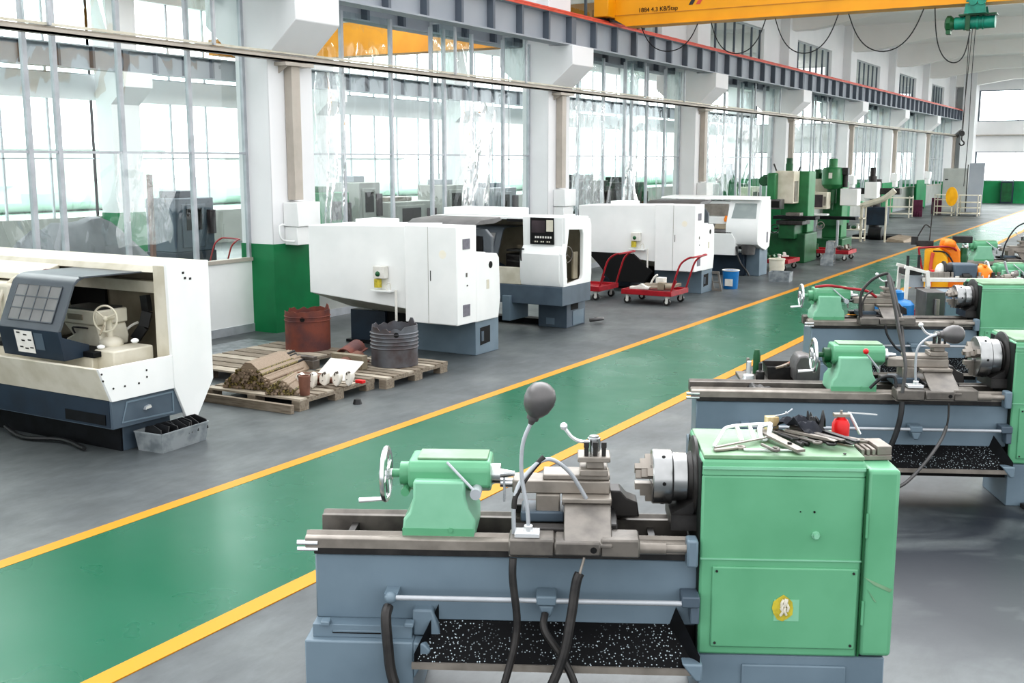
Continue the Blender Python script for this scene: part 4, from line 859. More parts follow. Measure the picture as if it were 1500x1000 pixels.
b = MB(); b.loft([(0, 0, 0), (.75, .1, .02), (.8, .5, .04), (.1, .55, .02)], [(0, 0, .01), (.75, .1, .05), (.8, .5, .09), (.1, .55, .05)]); tag(b.build('grey_sheet', 'wood', loc=(-8.05, 17.66, .265)), 'grey bent sheet lying on the walkway-side red cart', 'sheet')
b = MB(); b.box(0, .34, 0, .14, 0, .04); b.prism([(.08, .04), (.2, .09), (.3, .04)], 'y', .02, .12); tag(b.build('white_offcut', 'palepaper', loc=(-8.0, 17.60, .265), rz=.1, bevel=.004), 'white offcut at the front edge of the loaded red cart', 'offcut')
b = MB(); b.tube([(0, 0, 0), (.06, .02, .12), (.12, .03, .17)], .02, 8, 3); b.box(.1, .25, -.02, .14, .02, .12); tag(b.build('white_offcut', 'palepaper', loc=(-7.75, 17.95, .33), bevel=.006), 'upright white fitting standing on the loaded red cart', 'offcut')
b = MB(); b.cyl((0, 0, .05), (.12, .05, .05), .05); b.box(-.12, 0, -.05, .06, 0, .13); tag(b.build('cast_fitting', 'cream_dk', loc=(-7.38, 17.72, .265), bevel=.005), 'tan cast fitting beside the handle of the loaded red cart', 'casting')
b = MB(); b.torus((0, 0, .06), (0, -1, .6), .1, .012); b.box(-.05, .12, .02, .2, 0, .03); tag(b.build('wire_ring', 'alu', loc=(-9.2, 17.8, .265)), 'bright wire ring on the left red cart', 'ring')
rnd = random.Random(11)
def junk(base, n, w_, d_, words_, where, grp, hmax=.2):
    for i in range(n):
        k = i % 5; x = base[0] + rnd.uniform(.08, w_ - .08); y = base[1] + d_ * (i + .5) / n; b = MB(); h = rnd.uniform(.06, hmax); m = ['iron', 'iron_dk', 'alu', 'green_dk', 'palepaper', 'iron_lt'][rnd.randrange(6)]
        if k == 0: b.box(-.07, .07, -.05, .05, 0, h * .6); b.cyl((0, 0, h * .6), (0, 0, h), .035); nm = 'machine_fixture'
        elif k == 1: b.lathe((0, 0, 0), (0, 0, 1), [(0, .06), (.02, .06), (.03, .035), (h, .03), (h, .045), (h + .02, .045)], 14); nm = 'tool_holder'
        elif k == 2: b.prism([(-.08, 0), (.08, 0), (.08, .03), (.02, .04), (.0, h), (-.05, h), (-.05, .04), (-.08, .03)], 'y', -.04, .04); nm = 'angle_bracket'
        elif k == 3: b.cyl((-.09, 0, .04), (.09, 0, .04), .04); b.cyl((-.03, 0, .04), (.03, 0, .04), .06); nm = 'flanged_bush'
        else: b.box(-.06, .06, -.06, .06, 0, .04); b.box(-.05, .05, -.03, .03, .04, h * .8); nm = 'clamp_block'
        o = b.build(nm, m, loc=(x, y, base[2]), rz=rnd.uniform(-.8, .8), bevel=.003); tag(o, words_[i % len(words_)] % nm.replace('_', ' '), nm.split('_')[-1], grp)
pos = ['nearest', 'second nearest', 'third from the front', 'fourth from the front', 'fifth from the front', 'sixth from the front', 'seventh from the front', 'rearmost']
junk((-8.15, 24.65, .262), 8, .8, .85, [p + ' %s in the pile on the nearer small red cart' for p in pos], '', 'parts on the nearer small red cart')
junk((-7.7, 27.95, .262), 7, .95, .75, [p + ' %s on the farther small red cart' for p in pos], '', 'parts on the farther small red cart', .14)

# bins, boxes and cans by the wall side of the walkway
t = empty('scrap_tray', (-7.56, 6.30, 0), R(4), 'open galvanised tray full of black rubber beside the left machine', 'tray')
b = MB(); b.loft([(.02, .02, 0), (.30, .02, 0), (.30, .56, 0), (.02, .56, 0)], [(0, 0, .17), (.32, 0, .17), (.32, .58, .17), (0, .58, .17)], cb=False); b.loft([(.03, .03, .005), (.29, .03, .005), (.29, .55, .005), (.03, .55, .005)], [(.01, .01, .168), (.31, .01, .168), (.31, .57, .168), (.01, .57, .168)], cb=False)
for p in ((0, 0, .32, 0), (0, .58, .32, .58), (0, 0, 0, .58), (.32, 0, .32, .58)): b.bar((p[0], p[1], .17), (p[2], p[3], .17), .012)
P(b, 'tray', 'galvbox', t)
for i in range(9):
    b = MB(); y = .05 + i * .058; b.prism([(.0, -.07), (.26, -.05), (.24, .02 + .05 * rnd.random()), (.12, .07), (.02, .04)], 'y', 0, .012)
    o = b.build('rubber_strip', 'black', loc=(-7.53 , 6.33 + y * .97, .16), rz=R(rnd.uniform(-8, 14)), bevel=.002); o.rotation_euler.x = R(rnd.uniform(-25, 5)); tag(o, 'black rubber strip in the galvanised tray, ' + ['frontmost', 'second', 'third', 'fourth', 'fifth', 'sixth', 'seventh', 'eighth', 'rearmost'][i] + ' of the row', 'strip', 'black rubber strips')
def pail(x, y, r, h, m, label, rim='palepaper'):
    t = empty('bucket', (x, y, 0), 0, label, 'bucket')
    b = MB(); b.lathe((0, 0, 0), (0, 0, 1), [(0, r * .85), (h, r), (h, r * .93), (.02, r * .8)], 24); P(b, 'body', m, t); b = MB(); b.torus((0, 0, h), (0, 0, 1), r, .012); P(b, 'rim', rim, t); return t
t = pail(-7.25, 20.75, .165, .36, 'bluecan', 'blue plastic bucket with white label beside the rear-facing lathe')
b = MB(); b.box(-.06, .1, -.165, -.16, .06, .2); P(b, 'paper_label', 'palepaper', t)
t = pail(-7.02, 23.0, .17, .42, 'cream', 'tall dirty cream bucket beside the small red cart', 'cream')
t = empty('metal_box', (-6.98, 22.35, 0), R(5), 'small open grey metal box in front of the cream bucket', 'box'); b = MB(); b.loft([(0, 0, 0), (.42, 0, 0), (.42, .34, 0), (0, .34, 0)], [(-.01, -.01, .2), (.43, -.01, .2), (.43, .35, .2), (-.01, .35, .2)], cb=False); b.loft([(.01, .01, .01), (.41, .01, .01), (.41, .33, .01), (.01, .33, .01)], [(0, 0, .2), (.42, 0, .2), (.42, .34, .2), (0, .34, .2)], cb=False); P(b, 'box', 'galvbox', t)
t = empty('leaning_panel', (-7.42, 20.18, 0), 0, 'small grey cut-out panel leaning beside the blue bucket', 'panel'); b = MB(); b.frame([(0, 0), (.2, .0), (.13, .38), (-.07, .38)], [(.04, .05), (.15, .05), (.1, .33), (-.02, .33)], 'y', 0, .02); b.bar((.0, .01, .17), (.13, .01, .17), .02); P(b, 'panel', 'iron_lt', t)
t = empty('perforated_crate', (-7.02, 26.5, 0), R(8), 'grey stepped metal crate beside the nearer green milling machine', 'crate')
b = MB(); b.prism([(0, 0), (.3, 0), (.3, .58), (.12, .58), (.1, .3), (0, .16)], 'y', 0, .03); b.prism([(0, 0), (.3, 0), (.3, .58), (.12, .58), (.1, .3), (0, .16)], 'y', .35, .38); P(b, 'side_plates', 'galvbox', t)
for z in (.08, .25, .42, .55): box('shelf', 'iron_lt', t, .12 if z > .3 else .02, .29, .03, .35, z, z + .02)

# ---------------------------------------------------------------- drums
def drum(x, y, z, r, h, m, label, seed, corr):
    rd = random.Random(seed); t = empty('steel_drum', (x, y, z), rd.random(), label, 'drum', 'cut-open steel drums')
    n_ = 40; prof = [(0, r)]
    if corr:
        for k in range(5): zz = h * (.42 + .09 * k); prof += [(zz, r), (zz + .012, r + .012), (zz + .024, r)]
    else: prof += [(h * .72, r), (h * .735, r + .01), (h * .75, r), (h * .82, r), (h * .835, r + .01), (h * .85, r)]
    b = MB(); prev = None
    rows = [(zz, rr, 0) for zz, rr in prof] + [(h, r, 1), (h, r - .008, 1), (.02, r - .008, 0)]
    jag = [(-.09 * abs(noise.noise(Vector((i * .35, seed, 0)))) + (.05 if i in (5, 6) else 0) - (.1 if i in (20, 21, 22, 23) else 0)) for i in range(n_)]
    for zz, rr, j in rows:
        cur = [b.bm.verts.new((rr * math.cos(2 * math.pi * i / n_), rr * math.sin(2 * math.pi * i / n_), zz + (jag[i] if j else 0))) for i in range(n_)]
        if prev:
            for i in range(n_): b.face([prev[i], prev[(i + 1) % n_], cur[(i + 1) % n_], cur[i]])
        prev = cur
    b.face(prev[::-1]); P(b, 'shell', m, t)
    b = MB(); a = R(-75); b.lathe((math.cos(a) * (r - .005), math.sin(a) * (r - .005), h * .8), (math.cos(a), math.sin(a), 0), [(0, .03), (.012, .03)], 12); P(b, 'cut_hole', 'void', t)
    b = MB(); b.loft([(-r * .6, -.05, h * .55), (r * .55, -.15, h * .5), (r * .5, .1, h * .7), (-r * .5, .15, h * .75)], [(-r * .6, -.05, h * .57), (r * .55, -.15, h * .52), (r * .5, .1, h * .72), (-r * .5, .15, h * .77)]); P(b, 'scrap_sheet', 'clay', t)
    return t
drum(-9.28, 10.55, .12, .285, .52, 'rust', 'rust-red cut-open drum in front of the green column base', 4, False)
drum(-7.66, 10.22, .13, .275, .48, 'galv', 'dark grey ribbed drum standing on the farther pallet', 9, True)

# ---------------------------------------------------------------- pallets and scrap on them
def pallet(x, y, w_, d_, label, n=9, rz=0):
    t = empty('wooden_pallet', (x, y, 0), rz, label, 'pallet', 'wooden pallets')
    for i in range(n): box('deck_board', 'wood' if i % 3 else 'palewood', t, 0, w_, d_ * i / n + .01, d_ * (i + 1) / n - .03, .105, .125)
    for xx in (0, w_ / 2 - .05, w_ - .1): box('stringer', 'wood', t, xx, xx + .1, 0, d_ - .03, .075, .105)
    for xx in (0, w_ / 2 - .05, w_ - .1):
        for yy in (0, d_ / 2 - .08, d_ - .19): box('block', 'wood', t, xx, xx + .1, yy, yy + .15, 0, .075)
    return t
M['palewood'] = mat('pale_board', '#b5ab9c', '#9d9384', 0.7, scale=6)
pallet(-8.60, 8.12, 1.28, 1.32, 'nearer wooden pallet covered with scrap rods and castings', rz=R(2))
pallet(-8.25, 9.48, 1.02, 1.25, 'farther wooden pallet with the grey ribbed drum on it')
pallet(-10.0, 8.9, 1.2, 1.9, 'low pallet at the back under the rust-red drum')
box_ = MB(); box_.box(0, 1.35, 0, .05, 0, .09); tag(box_.build('timber_beam', 'wood', loc=(-8.66, 8.0, 0), rz=R(1), bevel=.004), 'long weathered timber lying along the front of the nearer pallet', 'timber')
b = MB(); b.box(0, 1.3, 0, 1.5, 0, .012); tag(b.build('rubber_mat', 'galvbox', loc=(-11.0, 9.75, .0)), 'pale grey sheet lying on the floor by the green column base', 'sheet')
def rodpile(x, y, rz, w_, h, L, n, m, label, endm='rodend', seed=1):
    t = empty('rod_bundle', (x, y, .127), rz, label, 'rod bundle', 'bundles of scrap rods')
    b = MB(); rd = random.Random(seed)
    top = lambda u: h * (1 - abs(2 * u - 1)) ** .8
    N = 9; pr = [(w_ * k / N, .015 + top(k / N) * rd.uniform(.88, 1.0)) for k in range(N + 1)]
    b.prism([(0, 0)] + pr + [(w_, 0)], 'y', .01, L); b.build('core', m, t)
    r = .017; k = 0; ends = MB(); z = r
    row = 0
    while z < h:
        x_ = r + (r if row % 2 else 0)
        while x_ < w_ - r:
            if z < top(x_ / w_) + .01 and k < 95:
                e = MB(); dy = rd.uniform(-.03, .01); e.cyl((x_, dy, z), (x_, .06 + L * (.95 if z > top(x_ / w_) - .04 else .1), z), r * .96, n=8); e.build('rod', m if rd.random() < .6 else endm, t); k += 1
            x_ += 2 * r
        z += 1.75 * r; row += 1
    return t
rodpile(-8.42, 8.20, R(14), .62, .30, .75, 90, 'rodbrown', 'triangular heap of thin rods with brassy cut ends on the nearer pallet', seed=2)
rodpile(-8.60, 8.75, R(18), .50, .22, .6, 60, 'rodbrown', 'darker heap of grey-brown rods behind the brassy one, by the white end panel', endm='iron_dk', seed=5)
rodpile(-7.78, 8.16, R(25), .34, .16, .45, 30, 'rodbrown', 'small heap of rods at the front corner of the nearer pallet', seed=8)
for i in range(7):
    b = MB(); b.cyl((0, 0, .028), (.42, .12, .028), .027, n=10); o = b.build('short_bar', 'wood' if i % 2 else 'clay', loc=(-8.02 + .02 * (i % 3), 8.72 + .065 * (i % 4) - .02 * (i // 4), .127 + .052 * (i // 4)), bevel=.002)
    tag(o, 'short brown bar in the middle stack of the nearer pallet, ' + ['lowest front', 'lowest second', 'lowest third', 'lowest rear', 'upper front', 'upper middle', 'upper rear'][i], 'bar', 'short brown bars')
for i in range(5):
    rd = random.Random(i + 30); n_ = 9; pts = [(.05 + (.03 + .025 * rd.random()) * math.cos(a * 2 * math.pi / n_), .09 + (.065 + .03 * rd.random()) * math.sin(a * 2 * math.pi / n_)) for a in range(n_)]
    b = MB(); b.prism(pts, 'x' if 0 else 'y', 0, .12); 
    o = b.build('white_casting', 'lumpy', loc=(-7.70 + i * .09, 8.52 + i * .09, .127), rz=R(20), bevel=.012); tag(o, 'white lumpy casting on the pallet edge, ' + ['leftmost', 'second', 'middle', 'fourth', 'rightmost'][i] + ' of the row', 'casting', 'white castings on the pallet')
b = MB(); b.lathe((0, 0, 0), (0, 0, 1), [(0, .05), (.18, .062), (.2, .06), (.2, .045), (.02, .04)], 18); tag(b.build('clay_pot', 'clay', loc=(-7.42, 8.36, .127)), 'tan cylindrical pot at the front corner of the nearer pallet', 'pot')

b = MB(); b.loft([(0, 0, .0), (.42, .06, .0), (.42, .36, .16), (0, .3, .18)], [(0, 0, .01), (.42, .06, .01), (.42, .36, .175), (0, .3, .19)]); tag(b.build('paper_sheet', 'palepaper', loc=(-7.9, 9.05, .127), bevel=.002), 'white sheet leaning in the middle of the nearer pallet', 'sheet')
def halfpipe(x, y, z, r, L, rz, ry, m, label):
    b = MB(); N = 10; a = [(r * math.cos(math.pi * k / N), r * math.sin(math.pi * k / N)) for k in range(N + 1)]; a2 = [((r - .012) * math.cos(math.pi * k / N), (r - .012) * math.sin(math.pi * k / N)) for k in range(N, -1, -1)]
    b.prism(a + a2, 'y', 0, L); b.box(-r - .03, -r + .005, 0, L, 0, .012); b.box(r - .005, r + .03, 0, L, 0, .012)
    o = b.build('curved_tile', m, loc=(x, y, z), rz=rz); o.rotation_euler.x = ry; tag(o, label, 'tile', 'brown curved castings')
halfpipe(-7.95, 9.58, .13, .12, .42, R(10), R(6), 'clay', 'brown curved casting leaning against the ribbed drum, lower one')
halfpipe(-8.12, 9.85, .22, .11, .34, R(10), R(10), 'rust', 'red-brown curved casting above the lower curved one')
b = MB(); b.loft([(0, 0, 0), (.26, 0, 0), (.26, .2, 0), (0, .2, 0)], [(.02, .02, .14), (.24, .02, .14), (.24, .18, .14), (.02, .18, .14)]); tag(b.build('cream_block', 'cream', loc=(-8.05, 10.35, .127), bevel=.01), 'cream block between the curved castings and the ribbed drum', 'block')
b = MB(); b.box(0, .5, 0, .12, 0, .1); b.box(.02, .48, .02, .1, .1, .14); tag(b.build('slotted_bar', 'iron', loc=(-8.75, 9.45, .127), bevel=.004), 'grey slotted bar behind the rod heaps', 'bar')
b = MB(); b.box(0, .45, 0, .1, 0, .16)
for i in range(5): b.box(.03 + .085 * i, .07 + .085 * i, -.004, 0, .02, .14)
tag(b.build('slotted_rack', 'cream_dk', loc=(-8.2, 9.72, .127), bevel=.003), 'cream slotted rack lying behind the white sheet', 'rack')
b = MB(); b.box(0, .1, 0, .06, 0, .035); tag(b.build('red_block', 'redbr', loc=(-7.36, 9.1, .127), bevel=.006), 'small bright red block on the pallet edge', 'block')
b = MB(); b.lathe((0, 0, .0), (0, 0, 1), [(0, .05), (.05, .035), (.055, 0)], 10); tag(b.build('debris', 'black', loc=(-7.05, 8.75, 0)), 'tiny black debris lump on the concrete beside the pallets', 'debris')

# ---------------------------------------------------------------- milling machines
t = empty('milling_machine', (-8.45, 26.7, 0), 0, 'nearer dark green milling machine with cream electrical cover and black table', 'milling machine', 'green milling machines')
box('base', 'green_dk', t, 0, .95, .1, 1.2, 0, .72, .02); box('column', 'green_mill', t, .15, .85, .6, 1.2, .72, 2.24, .02); box('ram', 'green_mill', t, .0, .22, -.1, 1.1, 1.5, 2.2, .04)
b = MB(); b.prism([(.10, 1.45), (.62, 1.45), (.62, 2.25), (.16, 2.25), (.10, 2.05)], 'y', .1, .58); cc = P(b, 'electrical_cover', 'cream', t, .02); box('side_terminal', 'iron_lt', cc, .62, .64, .15, .4, 1.5, 2.0)
b = MB(); b.cyl((.4, .4, 2.25), (.4, .4, 2.42), .09); b.cyl((.4, .4, 2.42), (.4, .4, 2.56), .075); P(b, 'motor', 'green_dk', t); b = MB(); b.tube([(.14, .2, 2.25), (.10, .2, 2.35), (.07, .2, 2.42)], .02, 8, 3); P(b, 'lifting_hook', 'iron_dk', t); b = MB(); b.tube([(.66, .3, 2.25), (.7, .3, 2.34)], .02, 8, 1); P(b, 'oil_nozzle', 'iron_dk', t)
b = MB(); b.cyl((-.12, .5, 1.9), (-.12, .5, 2.15), .17); b.cyl((-.12, .3, 2.0), (-.12, -.0, 2.0), .12); P(b, 'side_motor', 'green_dk', t, .01)
kn = box('knee', 'green_dk', t, .35, .75, -.15, .6, .60, .95, .02); box('saddle', 'iron_dk', kn, .3, .95, -.2, .5, .95, 1.05, .01); box('table', 'blackoil', kn, .2, 1.25, -.15, .25, 1.08, 1.16, .008); box('table_vice', 'iron', kn, .5, .85, -.1, .2, 1.16, 1.24, .01)
b = MB(); b.torus((.3, -.3, .85), (0, 1, 0), .1, .012); b.cyl((.3, -.3, .85), (.3, 0, .85), .02); P(b, 'handwheel', 'iron_dk', kn)
cn = box('control_box', 'lamp', t, -.1, .4, -.2, .1, 1.32, 1.56, .01); box('panel_face', 'void', cn, -.06, .36, -.206, -.2, 1.36, 1.52)
t = empty('milling_machine', (-8.85, 31.3, 0), 0, 'farther dark green milling machine with rounded head and monitor cabinet', 'milling machine', 'green milling machines')
box('base', 'green_dk', t, .3, 1.1, .2, 1.3, 0, .3, .02); box('column', 'green_mill', t, .4, .95, .6, 1.25, .3, 1.9, .02)
b = MB(); b.lathe((.72, .3, 1.68), (0, 0, 1), [(0, .1), (.05, .22), (.15, .3), (.55, .3), (.62, .26), (.63, .13), (.70, .12), (.85, .12), (.87, .1)], 28); P(b, 'spindle_head', 'green_mill', t); box('head_sticker', 'palepaper', t, .68, .78, -.005, .0, 2.0, 2.16)
b = MB(); b.cyl((.72, .3, 1.3), (.72, .3, 1.7), .13); b.cyl((.72, .3, 1.12), (.72, .3, 1.3), .05); P(b, 'quill', 'green_dk', t)
b = MB(); b.prism([(0, 1.35), (.6, 1.35), (.6, 1.98), (.08, 1.98), (.0, 1.8)], 'y', .5, .9); P(b, 'electrical_cover', 'cream', t, .02); b = MB(); b.cyl((.2, .7, 1.98), (.2, .7, 2.25), .1); b.box(.3, .6, .6, .8, 1.98, 2.15); P(b, 'side_motor', 'green_dk', t, .01)
mo = box('monitor_cabinet', 'cream', t, .1, .72, -.2, .2, 1.15, 1.62, .015); box('display', 'screen', mo, .18, .6, -.206, -.2, 1.2, 1.55); box('keypad', 'iron_lt', mo, .62, .69, -.206, -.2, 1.25, 1.5)
box('white_cabinet', 'white', t, 1.0, 1.48, .1, .5, 1.25, 1.72, .015); box('table', 'blackoil', t, .1, 1.5, -.1, .3, .86, .94, .01); box('saddle', 'green_dk', t, .45, 1.0, -.1, .6, .68, .86, .01); box('cabinet_shelf', 'white', t, .3, .75, -.25, 0, .97, 1.02, .005)
for x in (.35, 1.0): box('guard_post', 'alu', t, x, x + .06, -.15, -.09, .05, .85)
b = MB(); b.torus((.6, -.3, .7), (0, 1, 0), .1, .012); b.cyl((.6, -.3, .7), (.6, 0, .7), .02); P(b, 'handwheel', 'iron_lt', t)
b = MB(); b.cyl((1.08, .3, 1.75), (1.08, .3, 2.1), .07); b.box(1.0, 1.16, .2, .4, 2.1, 2.3); P(b, 'coolant_pump', 'iron_dk', t, .01)
# radial drill beyond
t = empty('radial_drill', (-8.4, 36.2, 0), 0, 'dark radial drilling machine with white head beyond the green milling machines', 'drill')
box('base', 'blackoil', t, -.2, 1.1, 0, 1.2, 0, .12, .01); b = MB(); b.cyl((.3, .8, .12), (.3, .8, 1.9), .17); P(b, 'column', 'iron_dk', t); box('arm', 'iron_dk', t, -.55, 1.1, .55, .85, 1.42, 1.62, .02)
hd = box('drill_head', 'white', t, .08, .48, .15, .6, 1.28, 1.82, .02); b = MB(); b.cyl((.28, .35, 1.82), (.28, .35, 2.0), .13); b.cyl((.28, .35, 2.0), (.28, .35, 2.28), .09); P(b, 'motor', 'iron_dk', hd); b = MB(); b.cyl((.28, .35, .95), (.28, .35, 1.28), .04); P(b, 'spindle', 'iron', hd)
box('box_table', 'slate_dk', t, .2, .78, .1, .7, .45, 1.02, .01); b = MB(); b.cyl((.35, -.1, .2), (.75, -.1, .2), .2); P(b, 'black_motor', 'black', t)
t = empty('curved_chute', (-8.1, 35.0, 0), 0, 'cream curved chute on legs in front of the radial drill', 'chute'); b = MB(); b.tube([(0, 0, 1.1), (.3, 0, 1.2), (.7, 0, 1.35), (1.0, 0, 1.6)], .09, 8, 4); P(b, 'chute', 'cream', t)
for x, z in ((0, 1.1), (.75, 1.38)): box('leg', 'cream', t, x, x + .05, -.02, .03, 0, z)
def rack(name, x, y, w_, d_, h, shelves, m, label, mats=None, grp=None):
    t = empty(name, (x, y, 0), 0, label, 'rack', grp)
    for xx in (0, w_ - .04):
        for yy in (0, d_ - .04): box('post', m, t, xx, xx + .04, yy, yy + .04, 0, h)
    for z in shelves: box('shelf', m, t, 0, w_, 0, d_, z, z + .03)
    return t
rack('steel_rack', -8.75, 34.9, .75, .5, 1.15, (.08, .35, .7, 1.1), 'cream', 'cream steel shelf rack beside the farther green milling machine')
box_ = MB(); box_.box(0, .35, 0, .25, 0, .1); tag(box_.build('orange_tray', 'orange', loc=(-8.7, 35.0, 1.13), bevel=.01), 'orange tray on top of the cream shelf rack', 'tray'); box_ = MB(); box_.box(0, .25, 0, .25, 0, .12); tag(box_.build('green_tray', 'green', loc=(-8.3, 35.0, 1.13), bevel=.01), 'light green tray on top of the cream shelf rack', 'tray')
junk((-8.7, 34.95, .38), 4, .6, .4, ['%s on the middle of the cream shelf rack, ' + p for p in ('front', 'second', 'third', 'rear')], '', 'parts on the cream shelf rack')
b = MB(); b.loft([(0, 0, 0), (.6, -.1, 0), (.8, .7, 0), (.2, .8, 0)], [(.05, .05, .12), (.55, -.05, .06), (.75, .7, .16), (.25, .7, .2)]); tag(b.build('tan_board_stack', 'wood', loc=(-7.35, 35.2, 0), bevel=.01), 'low tan stack of boards on the floor beyond the cream rack', 'boards')
# far end racks and cabinets
r_ = [('steel_rack', -10.6, 50.6, 1.0, .8, .95, (.15, .45, .85), 'cream', 'leftmost cream rack at the far end of the hall'), ('steel_rack', -9.1, 53.6, .8, .8, .95, (.1, .4, .7, .92), 'cream', 'cream crate rack in front of the grey cabinet at the far end'), ('steel_rack', -8.1, 53.6, .9, .8, .95, (.1, .35, .6, .92), 'cream', 'rightmost cream rack at the far end by the tall grey panel')]
for a in r_: rack(*a, grp='cream racks at the far end')
for i, (x, y, w_) in enumerate(((-9.75, 51.9, .45), (-9.45, 55.0, .45))):
    b = MB(); b.box(0, w_, 0, .08, .05, .8)
    for k in range(4): b.box(.02 + k * .1, .08 + k * .1, -.05, 0, .05, .2 + .1 * (k % 2))
    tag(b.build('maroon_panel', 'maroon', loc=(x, y, -.05), bevel=.005), ['maroon sheet stack, nearer one beside the leftmost far rack', 'maroon sheet stack, farther one before the grey cabinet'][i], 'sheets')
t = empty('control_cabinet', (-9.5, 58, 0), 0, 'tall light grey control cabinet at the far end', 'cabinet'); box('body', 'cabgrey', t, 0, 1.1, 0, .5, 0, 2.12, .01); box('door', 'cabgrey', t, .03, 1.07, -.02, 0, .08, 2.06, .006); box('handle', 'iron_dk', t, .1, .25, -.035, -.02, 1.55, 1.6)
t = empty('leaning_panel', (-8.35, 58, 0), 0, 'tall darker grey panel beside the far control cabinet', 'panel'); b = MB(); b.prism([(0, 0), (.7, 0), (.75, 2.4), (.05, 2.36)], 'y', 0, .06); P(b, 'panel', 'steel_grey', t, .01); box('edge', 'iron_dk', t, -.04, 0, 0, .06, 0, 2.3)
b = MB(); b.lathe((0, 0, .1), (0, -1, 0), [(0, .02), (.02, .32), (.06, .32), (.08, .02)], 24); o = tag(b.build('yellow_guard', 'yel2', loc=(-8.3, 53.3, .75)), 'yellow round guard hanging at the far cream racks', 'guard'); o.scale = (.8, 1, 1.35)
for i, y in enumerate((44.2, 52.5, 60.5)):
    t = empty('partition_screen', (-10.95, y - 1.4, 0), 0, 'green partition screen by the ' + ('fifth', 'sixth', 'seventh')[i] + ' column', 'screen', 'green screens'); box('screen', 'wallgreen', t, 0, .04, 0, 2.0, .1, 1.5, .01); box('foot', 'iron_dk', t, -.06, .1, .1, .16, 0, .1); box('foot', 'iron_dk', t, -.06, .1, 1.8, 1.86, 0, .1)
t = empty('wall_cabinet', (-8.3, YE - .5, 0), 0, 'dark cabinet against the green end wall', 'cabinet'); box('body', 'slate_dk', t, 0, .65, 0, .45, 0, 1.3, .01); box('door', 'green_dk', t, .05, .6, -.01, 0, .1, 1.2, .005)

# ---------------------------------------------------------------- neighbouring hall
def tarp(x, y, w_, d_, h, label, seed):
    b = MB(); N = 14; rows = []
    for i in range(N + 1):
        r = []
        for j in range(N + 1):
            u, v = i / N * 2 - 1, j / N * 2 - 1; e = max(abs(u), abs(v)); z = h * (1 - max(0, e - .45) / .55) * (.86 + .3 * noise.noise(Vector((u * 1.5 + seed, v * 1.5, 2))))
            r.append(b.bm.verts.new((u * w_ / 2 * (1 + .05 * noise.noise(Vector((u * 4, v * 4, seed)))), v * d_ / 2, max(0.0, z))))
        rows.append(r)
    for i in range(N):
        for j in range(N): b.face([rows[i][j], rows[i + 1][j], rows[i + 1][j + 1], rows[i][j + 1]])
    tag(b.build('covered_machine', 'greytarp', loc=(x, y, 0), ang=50), label, 'covered machine')
tarp(-17.2, 13.3, 2.0, 3.0, 1.5, 'machine under a rumpled grey tarpaulin behind the first glazed bay', 3)
tarp(-19.6, 14.6, 1.3, 1.4, 1.0, 'low grey covered heap behind the brown post', 8)
b = MB(); b.box(-.035, .035, -.035, .035, 0, 2.27); b.box(-.15, .15, -.15, .15, 0, .02); tag(b.build('brown_post', 'clay', loc=(-14.6, 12.78, 0)), 'slim brown post standing behind the first glazed bay', 'post')
def centre(x, y, w_, d_, h, m, m2, label, grp='machines in the neighbouring hall'):
    t = empty('machining_centre', (x, y, 0), 0, label, 'machine', grp)
    box('base', m2, t, -.02, w_ + .02, -.02, d_ + .02, 0, h * .3, .02); box('enclosure', m, t, 0, w_, 0, d_, h * .3, h * .92, .02); box('roof_unit', m2, t, w_ * .2, w_ * .7, d_ * .2, d_ * .7, h * .92, h, .02)
    box('door', m, t, w_, w_ + .03, d_ * .15, d_ * .75, h * .35, h * .85, .01); box('door_window', 'void', t, w_ + .03, w_ + .035, d_ * .25, d_ * .65, h * .55, h * .8); box('operator_panel', 'screen', t, w_, w_ + .12, d_ * .8, d_ * .95, h * .5, h * .78, .01); return t
centre(-18.9, 16.4, .9, 1.1, 1.85, 'blue2', 'slate_dk', 'dark slate machine cabinet behind the first glazed bay')
centre(-18.8, 10.6, 1.0, 1.3, 1.55, 'iron', 'iron_dk', 'dark machine at the left edge behind the glass')
centre(-19.0, 21.2, 1.0, 1.0, 1.85, 'wallgreen', 'green_dk', 'green machine cabinet behind the second glazed bay')
centre(-19.0, 22.6, 1.0, .9, 2.1, 'cabgrey', 'steel_grey', 'tall grey cabinet next to the green one in the neighbouring hall')
centre(-19.2, 23.9, 1.2, 2.2, 1.5, 'cabgrey', 'iron_lt', 'long low grey machine behind the second glazed bay')
centre(-19.0, 26.6, 1.0, 1.2, 1.95, 'cabgrey', 'steel_grey', 'grey machine just left of the curled reflection film')
centre(-19.0, 29.3, 1.0, 1.4, 1.8, 'steel_grey', 'blue2', 'grey boxy machine by the second column seen through glass')
centre(-15.0, 27.9, 1.0, 1.3, 2.1, 'iron_dk', 'blackoil', 'dark machine behind the third glazed bay, left one')
centre(-15.0, 30.3, 1.0, 1.6, 2.0, 'iron_dk', 'blackoil', 'dark machine behind the third glazed bay, right one')
centre(-15.0, 42.0, 1.0, 1.2, 1.6, 'cream', 'iron_dk', 'cream-topped machine behind the fourth glazed bay')
centre(-20.0, 36.5, 1.2, 2.0, 1.6, 'clay', 'iron_dk', 'brown low machine far behind the fourth glazed bay')
centre(-16.5, 50.5, 1.2, 2.0, 1.7, 'wallgreen', 'green_dk', 'green machine far behind the sixth glazed bay')
t = empty('column_drill', (-14.3, 39.9, 0), 0, 'dark column drill with motor on top behind the fourth glazed bay', 'drill'); box('base', 'iron_dk', t, -.3, .5, -.3, .6, 0, .15, .02); box('column', 'iron_dk', t, -.2, .2, 0, .6, .15, 1.75, .03)
